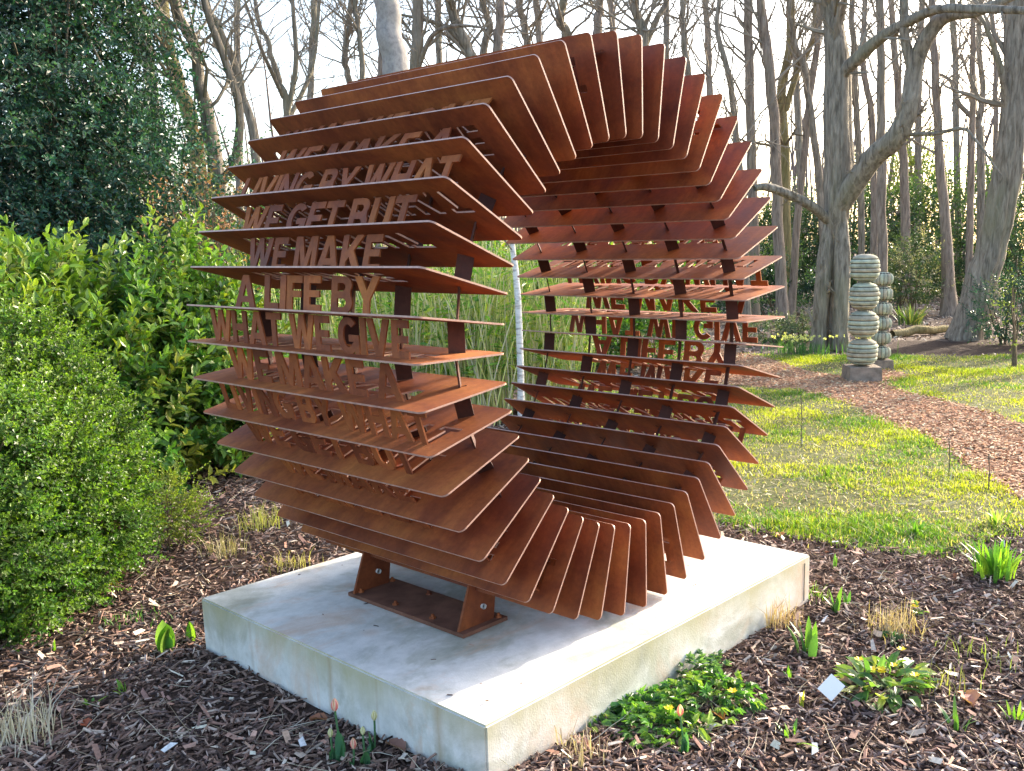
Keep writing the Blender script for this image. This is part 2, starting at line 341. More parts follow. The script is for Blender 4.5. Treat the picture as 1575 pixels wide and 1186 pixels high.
k = (region(x, y) == 0) & ~((np.abs(x) < PLX + .03) & (np.abs(y) < PLY + .03)); x, y = x[k], y[k]; n = len(x)
BL = np.array([(.34, .20, .15), (.44, .30, .22), (.28, .15, .11), (.50, .40, .32), (.20, .12, .10), (.60, .52, .44)])
tag(chips(x, y, R.uniform(.03, .085, n), R.uniform(.015, .045, n), R.uniform(.001, .003, n), BL, .4, .014, True).build('leaf_bits', CHIP), 'pale torn leaf bits and flakes lying on the bark mulch', 'leaf bits', kind='stuff')
PC = np.array([(.42, .235, .13), (.50, .30, .18), (.36, .195, .11), (.54, .36, .24), (.46, .27, .165), (.27, .15, .085)])
x, y = scatter_xy(70000, 5, 16, 950, 1800, 1.1); k = region(x, y) == 2; x, y = x[k], y[k]; n = len(x)
tag(chips(x, y, R.uniform(.02, .07, n), R.uniform(.01, .026, n), R.uniform(.003, .008, n), PC, .2).build('path_chips', CHIP), 'reddish wood chips strewn on the curving garden path', 'wood chips', kind='stuff')
LC = np.array([(.30, .21, .16), (.38, .28, .21), (.20, .14, .11), (.46, .36, .29), (.15, .11, .085)])
x, y = scatter_xy(42000, 9, 34, -330, 1900, .9); k = region(x, y) == 3; x, y = x[k], y[k]; n = len(x)
tag(chips(x, y, R.uniform(.04, .14, n), R.uniform(.03, .08, n), R.uniform(.001, .004, n), LC, .45, .01, True).build('leaf_litter', CHIP), 'brown fallen leaves and litter on the woodland floor', 'leaf litter', kind='stuff')

# lawn grass
def blades(x, y, h, w, col, lean=.5, mb=None, z=None):
    n = len(x); a = R.uniform(0, 2 * np.pi, n); ln = np.abs(R.normal(0, lean, n)) * h
    P = np.stack([x, y, (gz(x, y) if z is None else z) - .003], -1)
    D = np.stack([np.cos(a), np.sin(a), 0 * a], -1); b = a + R.uniform(-1, 1, n) + 1.57; S = np.stack([np.cos(b), np.sin(b), 0 * a], -1) * (w / 2)[:, None]
    m1 = P + D * (ln * .3)[:, None] + np.array([0, 0, 1.]) * (h * .55)[:, None]; tp = P + D * ln[:, None] + np.array([0, 0, 1.]) * (h * .95)[:, None]
    V = np.stack([P - S, P + S, m1 + S * .7, m1 - S * .7, tp], 1).reshape(-1, 3); i = np.arange(n)[:, None] * 5
    mb = mb or MB(); c = np.repeat(col, 5, 0)
    mb.add(V, np.concatenate([i + [0, 1, 2], i + [0, 2, 3], i + [3, 2, 4]]), c); return mb
x, y = scatter_xy(330000, 4.2, 16, 780, 1800, 1.15)
k = region(x + R.normal(0, .07, len(x)), y + R.normal(0, .07, len(x))) == 1; x, y = x[k], y[k]
pn = vnoise(x, y, 1.1, 21) + .35 * vnoise(x, y, 4.5, 22); keep = R.random(len(x)) < np.clip(.50 + 1.1 * pn, .10, 1); x, y, pn = x[keep], y[keep], pn[keep]
yl = vnoise(x * .6, y * 1.3, .8, 23) + .2 * R.normal(size=len(x)); n = len(x)
green = np.array([.11, .22, .035]); lime = np.array([.40, .42, .035]); straw = np.array([.44, .38, .20])
t = np.clip(yl * 1.8 + .45, 0, 1)[:, None]; col = green * (1 - t) + lime * t
s_ = (R.random(n) < np.clip(.34 - .7 * pn, .10, .75))[:, None]; col = np.where(s_, straw, col) * R.uniform(.65, 1.3, n)[:, None]
d = np.hypot(x + 2.6, y + 2.6)
tuft = np.clip(pn, 0, .6)
blades(x, y, (R.uniform(.010, .032, n) + .075 * tuft * R.random(n)), .0032 + .0006 * d, col, .95).build('grass', GRASS, kind='stuff')
o = bpy.data.objects['grass']; tag(o, 'patchy green and straw coloured lawn grass beside the path', 'grass', kind='stuff')

LS = np.array([(.42, .36, .22), (.34, .25, .15), (.26, .16, .10), (.5, .45, .32)])
x, y = scatter_xy(17000, 4.2, 13, 780, 1800, 1.1); k = region(x, y) == 1; x, y = x[k], y[k]; n = len(x); kk = R.random(n) < np.clip(.5 - vnoise(x, y, 1.1, 21) * 1.2, .1, 1); x, y = x[kk], y[kk]; n = len(x)
tag(chips(x, y, R.uniform(.02, .09, n), R.uniform(.003, .012, n), R.uniform(.001, .004, n), LS, .35, .006, True).build('lawn_litter', CHIP), 'dry straw and leaf bits lying in the thin lawn', 'litter', kind='stuff')
# ------------------------------------------------------------------ plinth
ZP = .21
pl = empty('concrete_plinth', (0, 0, 0), 'low square concrete plinth with rust stained top under the steel ring', 'plinth')
import bmesh
bm = bmesh.new(); bmesh.ops.create_cube(bm, size=1)
for v in bm.verts: v.co = Vector((v.co.x * 2 * PLX, v.co.y * 2 * PLY, (v.co.z + .5) * (ZP + .12) - .12))
bmesh.ops.bevel(bm, geom=bm.edges[:], offset=.006, segments=2, affect='EDGES')
bmesh.ops.subdivide_edges(bm, edges=[e for e in bm.edges if e.calc_length() > .5], cuts=10, use_grid_fill=True)
me = bpy.data.meshes.new('slab'); bm.to_mesh(me); me.materials.append(CONC); link('slab', me, pl)
mb = MB()
for (a, b_) in ((-.62, .0),):
    pass
# rust blooms and formwork seams on the plinth as thin raised crusts / shallow grooves
SEAM = mat_plain('formwork_seam', (.20, .18, .13), .9, .1, 20, .3)
box(mb, (.90, -PLY - .0006, .10), (.004, .003, .17))
mb.build('formwork_seam', SEAM, pl)

# ------------------------------------------------------------------ letters and plates
def arc(cx, cy, rx, ry, a0, a1, n=7):
    return [(cx + rx * math.cos(rad(a0 + (a1 - a0) * i / n)), cy + ry * math.sin(rad(a0 + (a1 - a0) * i / n))) for i in range(n + 1)]
s, h = .25, .205
GL = {
 'E': (.74, [(0, 0), (.74, 0), (.74, h), (s, h), (s, .41), (.68, .41), (.68, .60), (s, .60), (s, 1 - h), (.73, 1 - h), (.73, 1), (0, 1)], []),
 'F': (.70, [(0, 0), (s, 0), (s, .39), (.63, .39), (.63, .58), (s, .58), (s, 1 - h), (.70, 1 - h), (.70, 1), (0, 1)], []),
 'L': (.68, [(0, 0), (.68, 0), (.68, h), (s, h), (s, 1), (0, 1)], []),
 'I': (.26, [(0, 0), (.26, 0), (.26, 1), (0, 1)], []),
 'H': (.92, [(0, 0), (s, 0), (s, .40), (.67, .40), (.67, 0), (.92, 0), (.92, 1), (.67, 1), (.67, .61), (s, .61), (s, 1), (0, 1)], []),
 'T': (.84, [(.295, 0), (.545, 0), (.545, 1 - h), (.84, 1 - h), (.84, 1), (0, 1), (0, 1 - h), (.295, 1 - h)], []),
 'A': (1.04, [(0, 0), (.26, 0), (.33, .19), (.71, .19), (.78, 0), (1.04, 0), (.67, 1), (.37, 1)], [[(.40, .37), (.64, .37), (.52, .74)]]),
 'V': (1.02, [(0, 1), (.27, 1), (.51, .30), (.75, 1), (1.02, 1), (.65, 0), (.37, 0)], []),
 'W': (1.36, [(0, 1), (.26, 1), (.40, .36), (.56, 1), (.80, 1), (.96, .36), (1.10, 1), (1.36, 1), (1.09, 0), (.84, 0), (.68, .60), (.52, 0), (.27, 0)], []),
 'M': (1.10, [(0, 0), (.23, 0), (.23, .64), (.45, 0), (.65, 0), (.87, .64), (.87, 0), (1.10, 0), (1.10, 1), (.77, 1), (.55, .36), (.33, 1), (0, 1)], []),
 'N': (.93, [(0, 0), (.24, 0), (.24, .62), (.68, 0), (.93, 0), (.93, 1), (.69, 1), (.69, .38), (.25, 1), (0, 1)], []),
 'K': (.98, [(0, 0), (s, 0), (s, .27), (.37, .41), (.67, 0), (.98, 0), (.55, .58), (.94, 1), (.62, 1), (s, .60), (s, 1), (0, 1)], []),
 'Y': (.98, [(.365, 0), (.615, 0), (.615, .39), (.98, 1), (.70, 1), (.49, .62), (.28, 1), (0, 1), (.365, .39)], []),
 'B': (.86, [(0, 0)] + arc(.54, .29, .32, .29, -90, 40, 8) + arc(.50, .755, .32, .245, -35, 90, 8) + [(0, 1)],
       [[(s, .17)] + arc(.48, .29, .13, .115, -90, 90, 5) + [(s, .405)], [(s, .60)] + arc(.46, .71, .115, .105, -90, 90, 5) + [(s, .815)]]),
 'U': (.90, [(0, 1), (0, .36)] + arc(.45, .36, .45, .36, 180, 360, 12)[1:] + [(.90, 1), (.65, 1), (.65, .36)] + arc(.45, .36, .20, .17, 0, -180, 8)[1:] + [(.25, 1)], []),
 'G': (1.0, arc(.5, .5, .5, .5, 42, 300, 22) + [(.80, .10), (.80, 0), (1.0, 0), (1.0, .53), (.52, .53), (.52, .35), (.76, .35)] + arc(.5, .5, .245, .305, -38, -312, 18), []),
}
for k_, (w_, o_, h_) in list(GL.items()):          # the curve fill wants counter-clockwise outlines
    a = sum(o_[i][0] * o_[(i + 1) % len(o_)][1] - o_[(i + 1) % len(o_)][0] * o_[i][1] for i in range(len(o_)))
    if a < 0: GL[k_] = (w_, o_[::-1], h_)
CAP, TH = .112, .0055
LINES = {0: ('WHAT WE GIVE', .565, -.535), 1: ('A LIFE BY', .405, -.395), 2: ('WE MAKE', .36, -.37), 3: ('WE GET BUT', .466, -.465), 4: ('LIVING BY WHAT', .56, -.585), 5: ('WE MAKE A', .455, -.49)}
def fill_mesh(name, outlines, thick, mat_):
    cu = bpy.data.curves.new(name, 'CURVE'); cu.dimensions = '2D'; cu.fill_mode = 'BOTH'; cu.extrude = thick / 2
    for pts in outlines:
        sp = cu.splines.new('POLY'); sp.points.add(len(pts) - 1); sp.use_cyclic_u = True
        for p_, (a, b_) in zip(sp.points, pts): p_.co = (a, b_, 0, 1)
    ob = bpy.data.objects.new('tmp', cu); COL.objects.link(ob)
    dg = bpy.context.evaluated_depsgraph_get(); dg.update()
    me = bpy.data.meshes.new_from_object(ob.evaluated_get(dg)); me.name = name
    bpy.data.objects.remove(ob); bpy.data.curves.remove(cu)
    me.materials.clear(); me.materials.append(mat_); me.materials.append(EDGE)
    for p_ in me.polygons:
        p_.use_smooth = False; p_.material_index = 1 if abs(p_.normal.z) < .5 and thick > .004 and name == 'plate' else 0
    return me
RI, WD = .6656, 1.278
def layout(text, ya, yb):
    tot = 0; trk = .07; spc = .36
    for i, ch in enumerate(text): tot += spc if ch == ' ' else GL[ch][0] + trk
    tot -= trk
    wid = (ya - yb); sx = wid / tot; x = -ya; res = []
    for ch in text:
        if ch == ' ': x += spc * sx; continue
        res.append((ch, x, sx)); x += (GL[ch][0] + trk) * sx
    return res
FOLD = -.938
plate_mesh = {}; letter_mesh = {}; line_lay = {}
rc = .018
def rr_outline():
    a, b_ = WD / 2, 0
    pts = []
    for (cx, cy, a0) in ((a - rc, -1 + rc, -90), (a - rc, -RI - rc, 0), (-a + rc, -RI - rc, 90), (-a + rc, -1 + rc, 180)):
        pts += arc(cx, cy, rc, rc, a0, a0 + 90, 5)
    return pts
for k_, (text, ya, yb) in LINES.items():
    lay = layout(text, ya, yb); line_lay[k_] = lay
    outs = [rr_outline()]
    for ch, x, sx in lay: outs.append([(x + px_ * sx, FOLD + py_ * CAP + .0008) for px_, py_ in GL[ch][1]])
    plate_mesh[k_] = fill_mesh('plate', outs, TH, CORTEN)
    for ch, x, sx in lay:
        kk = (ch, round(sx, 5))
        if kk not in letter_mesh:
            w_, o_, hs = GL[ch]
            letter_mesh[kk] = fill_mesh('letter', [[(a * sx, b_ * CAP) for a, b_ in o_]] + [[(a * sx, b_ * CAP) for a, b_ in hh] for hh in hs], TH, CORTEN)
ring = empty('ring_sculpture', (0, 0, 1.222), 'large rust brown steel ring of fanned plates with folded out letters on a concrete plinth', 'sculpture')
TH0 = .00448
bmx = MB(); box(bmx, (0, 0, .049), (.050, .0055, .0975)); spacer_mesh = bmx.mesh('spacer', DARKC)
tiny = MB()
for j in range(-35, 13):
    th = TH0 - rad(7.5) * j
    er = Vector((math.cos(th), 0, math.sin(th))); u = Vector((0, -1, 0)); v = -er; nn = u.cross(v)
    mm = Matrix((( u.x, v.x, nn.x), (u.y, v.y, nn.y), (u.z, v.z, nn.z))).to_4x4()
    k_ = j % 6
    jit = random.uniform(-.004, .004)
    p = link('plate', plate_mesh[k_], ring, 'local'); p.matrix_basis = mm @ Matrix.Rotation(jit * .6, 4, 'X')
    single = (-29 <= j <= -17) or (-4 <= j <= 5)
    if single:
        for ch, x, sx in line_lay[k_]:
            l = link('letter', letter_mesh[(ch, round(sx, 5))], p, 'local')
            l.matrix_basis = Matrix.Translation((x, FOLD, 0)) @ Matrix.Rotation(rad(90 + random.uniform(-1.5, 1.5)), 4, 'X')
    else:
        bm = bmesh.new()
        for ch, x, sx in line_lay[k_]:
            b2 = bmesh.new(); b2.from_mesh(letter_mesh[(ch, round(sx, 5))]); b2.transform(Matrix.Translation((x, FOLD, 0)) @ Matrix.Rotation(rad(90), 4, 'X'))
            t_ = bpy.data.meshes.new('t'); b2.to_mesh(t_); b2.free(); bm.from_mesh(t_); bpy.data.meshes.remove(t_)
        me = bpy.data.meshes.new('lettering'); bm.to_mesh(me); bm.free(); me.materials.append(CORTEN); link('lettering', me, p, 'local')
    for i, yy in enumerate((-.52, -.26, 0, .26, .52)):
        sgn = 1 if (j + i) % 2 == 0 else -1
        # local (r, y) direction (1, sgn) -> local x is -y, local y is -r
        ang = math.atan2(-1, -sgn)
        sp = link('spacer', spacer_mesh, ring, 'local')
        sp.matrix_basis = mm @ Matrix.Translation((-yy, -.752, TH / 2)) @ Matrix.Rotation(ang, 4, 'Z')
# feet: base plate, slanted brackets, bolts
def prism_y(mb, pts, y, t, col=None):
    n = len(pts); v = [(a, y - t / 2, b_) for a, b_ in pts] + [(a, y + t / 2, b_) for a, b_ in pts]
    mb.add(v, [[i, (i + 1) % n, n + (i + 1) % n, n + i] for i in range(n)]); 
    mb.add(v, [list(range(n))[::-1]]); mb.add(v, [[n + i for i in range(n)]])
def bolt(mb, c, r_, hgt, axis=2, n=6):
    a = np.arange(n) / n * 2 * np.pi + .3
    lo = np.zeros((n, 3)); hi = np.zeros((n, 3)); o1, o2 = [i for i in range(3) if i != axis]
    for A_, hh, rr in ((lo, 0, 1), (hi, hgt, .9)): A_[:, o1] = np.cos(a) * r_ * rr; A_[:, o2] = np.sin(a) * r_ * rr; A_[:, axis] = hh
    mb.add(np.r_[lo, hi] + np.array(c), [[i, (i + 1) % n, n + (i + 1) % n, n + i] for i in range(n)]); mb.add(np.r_[lo, hi] + np.array(c), [[n + i for i in range(n)]])
for sg in (-1, 1):
    X0, X1 = (-.585, -.375) if sg < 0 else (.375, .585); YA, YB = -.30, .365
    mb = MB(); box(mb, ((X0 + X1) / 2, (YA + YB) / 2, ZP + .009), (X1 - X0, YB - YA, .014)); fp = mb.build('foot_plate', FOOTC, ring)
    for i, (yy) in enumerate((-.268, .335)):
        mb = MB(); o_, t_ = (X0, X1) if sg < 0 else (X1, X0)
        inn = lambda f: o_ + (t_ - o_) * f
        prism_y(mb, [(inn(.02), ZP + .016), (inn(.80), ZP + .016), (inn(.92), ZP + .20), (inn(.34), ZP + .20)], yy, .010)
        prism_y(mb, [(inn(.08), ZP + .016), (inn(.80), ZP + .016), (inn(.80), ZP + .12), (inn(.32), ZP + .12)], yy + .011, .010)
        g_ = mb.build('bracket', CORTEN, ring)
        mb = MB(); bolt(mb, (inn(.55), yy - .005 - .012, ZP + .078), .010, .012, 1, 8); mb.build('nut', BOLTM, g_)
    for bx, by in ((.15, .06), (.15, .30), (.15, .62), (.15, .94), (.85, .25), (.85, .6), (.88, .03), (.88, .95)):
        mb = MB(); cx0 = X0 + (X1 - X0) * bx; cy0 = YA + (YB - YA) * by
        bolt(mb, (cx0, cy0, ZP + .015), .012, .008, 2, 6); bolt(mb, (cx0, cy0, ZP + .022), .006, .010, 2, 8); mb.build('anchor_bolt', CORTEN, fp)

# ------------------------------------------------------------------ leaves
def leaves(mb, P, A, Nn, L, W, col, hi=False, fold=.25, droop=.1):
    A = unit(A); Nn = unit(Nn - (Nn * A).sum(-1, keepdims=True) * A); S = np.cross(A, Nn); n = len(P); e = lambda a: np.asarray(a)[:, None] if np.ndim(a) else a
    L = np.broadcast_to(L, (n,)); W = np.broadcast_to(W, (n,))
    if not hi:
        V = np.stack([P, P + A * e(L * .5) + S * e(W * .5) + Nn * e(W * fold), P + A * e(L) - Nn * e(L * droop), P + A * e(L * .5) - S * e(W * .5) + Nn * e(W * fold)], 1)
        i = np.arange(n)[:, None] * 4; F = np.concatenate([i + [0, 1, 2], i + [0, 2, 3]]); k = 4
    else:
        c1 = P + A * e(L * .33) ; c2 = P + A * e(L * .70) - Nn * e(L * droop * .4); tp = P + A * e(L) - Nn * e(L * droop)
        V = np.stack([P, c1, c2, tp, c1 + S * e(W * .48) + Nn * e(W * fold), c2 + S * e(W * .40) + Nn * e(W * fold), c1 - S * e(W * .48) + Nn * e(W * fold), c2 - S * e(W * .40) + Nn * e(W * fold)], 1)
        i = np.arange(n)[:, None] * 8; F = np.concatenate([i + t for t in ([0, 4, 1], [1, 4, 5], [1, 5, 2], [2, 5, 3], [0, 1, 6], [1, 7, 6], [1, 2, 7], [2, 3, 7])]); k = 8
    mb.add(V.reshape(-1, 3), F, np.repeat(col, k, 0))
def rdir(n): return unit(R.normal(size=(n, 3)))
def shoot_foliage(mb, P, D, L, nl, ll, lw, cols, spread=1.0, hi=False, t0=.1, stem=None, scol=(.12, .14, .05), bright=None, fold=.25):
    """shoots from P along D, each with nl leaves around the stem"""
    n = len(P); D = unit(D); side = unit(np.cross(D, rdir(n))); oth = np.cross(D, side)
    t = np.linspace(t0, 1, nl)[None] * np.ones((n, 1)); ph = np.arange(nl)[None] * 2.4 + R.uniform(0, 6, (n, 1))
    bendv = R.normal(0, .12, (n, 3)); L = np.broadcast_to(L, (n,))
    base = P[:, None] + D[:, None] * (t * L[:, None])[..., None] + bendv[:, None] * ((t ** 2) * L[:, None])[..., None]
    radv = side[:, None] * np.cos(ph)[..., None] + oth[:, None] * np.sin(ph)[..., None]
    sp = spread * (1.25 - .75 * t)
    A = D[:, None] * np.cos(sp)[..., None] + radv * np.sin(sp)[..., None] + R.normal(0, .15, (n, nl, 3))
    Nn = D[:, None] * np.sin(sp)[..., None] - radv * np.cos(sp)[..., None] + R.normal(0, .15, (n, nl, 3)); Nn = Nn + np.array([0, 0, .4])
    sz = R.uniform(.7, 1.15, (n, nl)) * (1.05 - .35 * t)
    sh = np.asarray(cols)[R.integers(0, len(cols), n)]; c = np.repeat(sh[:, None], nl, 1) * R.uniform(.7, 1.25, (n, nl))[..., None] * R.uniform(.6, 1.25, (n, 1, 1))
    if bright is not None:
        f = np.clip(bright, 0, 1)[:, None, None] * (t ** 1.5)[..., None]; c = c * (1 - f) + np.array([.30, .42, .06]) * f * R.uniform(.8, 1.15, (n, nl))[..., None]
    leaves(mb, base.reshape(-1, 3), A.reshape(-1, 3), Nn.reshape(-1, 3), (sz * ll).ravel(), (sz * lw).ravel(), c.reshape(-1, 3), hi, fold)
    if stem is not None:
        tt = np.linspace(0, 1, 4)[None]; pp = P[:, None] + D[:, None] * (tt * L[:, None])[..., None] + bendv[:, None] * ((tt ** 2) * L[:, None])[..., None]
        stem_col = np.broadcast_to(np.array(scol), (n, 3)); tubes(mb, pp, np.broadcast_to(stem * (1 - .6 * tt), (n, 4)), 3, stem_col)
def blob_points(n, c, r_, ctop=None, shell=.35, zmin=0.02, seed=1, lump=.18):
    """points spread through the outer part of a lumpy ellipsoid, with outward directions"""
    d = rdir(n); r_ = np.array(r_); c = np.array(c)
    lumpy = 1 + lump * (np.sin(d[:, 0] * 5 + seed) * np.sin(d[:, 1] * 6 + seed * 2) + np.sin(d[:, 2] * 7 + seed * 3) * .6 + .5 * np.sin(d[:, 0] * 13 + seed) * np.sin(d[:, 2] * 11 + d[:, 1] * 9))
    rr = (1 - shell * R.random(n) ** 1.3) * lumpy
    P = c + d * r_ * rr[:, None]; k = P[:, 2] > zmin
    return P[k], unit(d / r_)[k]
def stems_mesh(mb, base, n, spread, hgt, r0, col=(.2, .16, .1), K=5, sides=5, top=None):
    a = R.uniform(0, 6.28, n); rr = spread * np.sqrt(R.random(n)); t = np.linspace(0, 1, K)
    D = np.stack([np.cos(a) * rr, np.sin(a) * rr, np.full(n, hgt)], -1)
    P = np.array(base)[None, None] + D[:, None] * t[None, :, None] + np.cumsum(R.normal(0, hgt * .02, (n, K, 3)), 1) * t[None, :, None]
    P[:, :, :2] += (R.normal(0, spread * .12, (n, 2)))[:, None]
    tubes(mb, P, r0 * (1 - .75 * t)[None] * R.uniform(.6, 1.2, (n, 1)), sides, np.broadcast_to(np.array(col), (n, 3)))

# ------------------------------------------------------------------ shrubs on the left
g_box = np.array([(.07, .17, .03), (.05, .12, .025), (.10, .22, .035), (.15, .26, .045), (.035, .09, .02)])
def shrub(name, label, cat, blobs, nsh, L, nl, ll, lw, cols, spread, hi=False, mat_=None, stems=(8, .3, .6, .012), zb=None, group=None, brightf=0, up=.5, stem=.0012, shell=.4, lump=.18, scol=(.10, .09, .05)):
    c0 = np.mean([b[0] for b in blobs], 0); e = empty(name, (c0[0], c0[1], 0), label, cat, group)
    mb = MB(); tot = sum(b[1][0] * b[1][1] + b[1][0] * b[1][2] + b[1][1] * b[1][2] for b in blobs)
    for i, (c, r_) in enumerate(blobs):
        k = int(nsh * (r_[0] * r_[1] + r_[0] * r_[2] + r_[1] * r_[2]) / tot)
        P, D = blob_points(k, c, r_, shell=shell, seed=i * 1.7 + len(label), lump=lump)
        D = unit(D + np.array([0, 0, up]) + R.normal(0, .35, D.shape))
        br = None
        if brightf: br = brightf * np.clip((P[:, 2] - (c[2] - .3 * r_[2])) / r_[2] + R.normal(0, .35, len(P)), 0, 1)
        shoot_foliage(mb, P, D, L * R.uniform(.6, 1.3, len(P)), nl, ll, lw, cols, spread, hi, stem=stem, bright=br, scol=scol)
    mb.build('foliage', mat_ or LEAF, e)
    mb = MB()
    for (c, r_) in blobs: stems_mesh(mb, (c[0], c[1], -.02), stems[0], r_[0] * .6, c[2] + r_[2] * .55, stems[3], (.16, .12, .08))
    mb.build('stems', TWIG2, e, kind='stuff'); return e
TWIG2 = mat_attr('shrub_stem', .85, .15, 0, 30, .6)
def pc(px, py, d, z=None):
    P = at(px, py, d); return (P[0], P[1], P[2] if z is None else z)
# rounded small-leaved shrub, front left
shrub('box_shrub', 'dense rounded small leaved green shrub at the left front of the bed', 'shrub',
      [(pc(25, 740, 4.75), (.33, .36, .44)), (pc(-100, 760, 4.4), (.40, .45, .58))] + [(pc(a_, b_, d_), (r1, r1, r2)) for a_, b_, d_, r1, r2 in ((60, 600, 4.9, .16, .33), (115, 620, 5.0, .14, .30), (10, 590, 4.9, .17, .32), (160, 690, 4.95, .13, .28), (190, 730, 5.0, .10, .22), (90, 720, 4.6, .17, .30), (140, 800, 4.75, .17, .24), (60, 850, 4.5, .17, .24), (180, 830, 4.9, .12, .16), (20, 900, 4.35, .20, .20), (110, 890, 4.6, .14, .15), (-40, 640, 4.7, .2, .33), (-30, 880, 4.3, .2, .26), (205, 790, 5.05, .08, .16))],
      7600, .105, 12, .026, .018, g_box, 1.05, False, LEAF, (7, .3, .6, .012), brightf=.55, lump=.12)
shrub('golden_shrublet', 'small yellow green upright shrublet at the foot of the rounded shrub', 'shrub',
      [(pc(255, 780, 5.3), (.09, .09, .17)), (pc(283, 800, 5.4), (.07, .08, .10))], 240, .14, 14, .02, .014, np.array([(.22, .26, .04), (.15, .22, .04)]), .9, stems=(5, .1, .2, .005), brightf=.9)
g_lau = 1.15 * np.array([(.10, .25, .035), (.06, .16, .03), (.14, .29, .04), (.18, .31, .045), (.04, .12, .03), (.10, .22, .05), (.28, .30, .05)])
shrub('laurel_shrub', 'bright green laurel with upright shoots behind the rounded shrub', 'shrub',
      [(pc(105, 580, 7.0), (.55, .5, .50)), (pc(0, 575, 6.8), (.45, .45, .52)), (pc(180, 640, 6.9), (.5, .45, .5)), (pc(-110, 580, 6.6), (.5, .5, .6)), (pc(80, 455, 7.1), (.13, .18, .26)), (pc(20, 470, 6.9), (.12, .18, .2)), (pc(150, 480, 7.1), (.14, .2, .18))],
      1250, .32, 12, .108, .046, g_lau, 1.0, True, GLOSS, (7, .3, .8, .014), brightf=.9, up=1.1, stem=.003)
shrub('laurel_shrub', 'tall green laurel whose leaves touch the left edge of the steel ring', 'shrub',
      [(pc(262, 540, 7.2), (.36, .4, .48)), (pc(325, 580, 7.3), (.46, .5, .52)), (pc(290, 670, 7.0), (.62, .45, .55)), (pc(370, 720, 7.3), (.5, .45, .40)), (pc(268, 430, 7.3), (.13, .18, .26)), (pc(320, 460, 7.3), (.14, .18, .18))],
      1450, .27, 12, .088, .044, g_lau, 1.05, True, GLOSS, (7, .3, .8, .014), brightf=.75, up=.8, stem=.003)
# brown leaved hornbeam-like twiggy bush by the ring's left edge
shrub('beech_bush', 'thin twiggy bush holding pale orange brown leaves beside the laurel', 'shrub',
      [(pc(320, 335, 9.0), (.42, .3, .35)), (pc(335, 395, 9.0), (.35, .3, .3))], 90, .3, 7, .05, .03, np.array([(.50, .26, .14), (.42, .22, .12), (.3, .3, .12)]), 1.1, stems=(26, .5, .6, .008), stem=.002, mat_=DEAD)
# big dark evergreen
g_dark = np.array([(.028, .09, .068), (.042, .12, .085), (.018, .06, .048), (.07, .15, .10)])
def evergreen(name, label, blobs, nsh, L, nl, ll, lw, cols, trunk, group=None, cat='tree', up=-.1):
    c0 = trunk[0]; e = empty(name, (c0[0], c0[1], 0), label, cat, group)
    mb = MB(); tot = sum(b[1][0] * b[1][2] for b in blobs)
    for i, (c, r_) in enumerate(blobs):
        P, D = blob_points(int(nsh * r_[0] * r_[2] / tot), c, r_, shell=.6, seed=i * 2.1, lump=.2)
        D = unit(D + np.array([0, 0, up]) + R.normal(0, .4, D.shape)); shoot_foliage(mb, P, D, L * R.uniform(.6, 1.4, len(P)), nl, ll, lw, cols, 1.1, False, stem=.003, scol=(.1, .08, .05))
    mb.build('crown', GLOSS, e)
    mb = MB(); pts = np.array([trunk]); tubes(mb, resample(pts, 12), np.linspace(trunkr, trunkr * .4, 12)[None], 8)
    br = []
    for (c, r_) in blobs:
        for q_ in range(7):
            a = np.array(trunk[0]) + (np.array(trunk[-1]) - np.array(trunk[0])) * R.uniform(.15, .9); b_ = np.array(c) + R.normal(0, .5, 3) * np.array(r_); br.append([a, (a + b_) / 2 + R.normal(0, .15, 3), b_])
    tubes(mb, resample(np.array(br), 7), np.linspace(.022, .008, 7)[None] * np.ones((len(br), 1)), 5); mb.build('trunk', BARKG, e, smooth=True); return e
def resample(P, K):
    P = np.asarray(P, float); n, m, _ = P.shape; t = np.linspace(0, m - 1, K); i = np.clip(t.astype(int), 0, m - 2); f = (t - i)[None, :, None]
    p0 = P[:, np.clip(i - 1, 0, m - 1)]; p1 = P[:, i]; p2 = P[:, i + 1]; p3 = P[:, np.clip(i + 2, 0, m - 1)]
    return .5 * ((2 * p1) + (-p0 + p2) * f + (2 * p0 - 5 * p1 + 4 * p2 - p3) * f ** 2 + (-p0 + 3 * p1 - 3 * p2 + p3) * f ** 3)
trunkr = .12
b0 = gp(60, 560); 
evergreen('holly_tree', 'huge dark blue green holly filling the upper left corner',
          [(pc(60, 300, 10.5), (1.5, 1.2, 1.3)), (pc(40, 110, 10.6), (1.35, 1.1, 1.2)), (pc(120, 10, 10.9), (.8, .8, .75)), (pc(240, 300, 10.2), (.75, .7, .85)), (pc(-120, 200, 10.2), (1.2, 1.2, 1.9)), (pc(60, -120, 10.7), (1.4, 1.1, 1.0)), (pc(180, 390, 9.8), (.9, .7, .6)), (pc(150, 200, 11), (.6, .7, .6)), (pc(60, 420, 9.6), (1.0, .8, .7))],
          7000, .32, 13, .068, .036, g_dark, [at(90, 560, 10.8) * [1, 1, 0], at(80, 300, 10.8), at(70, 0, 10.8), at(70, -250, 10.8)])

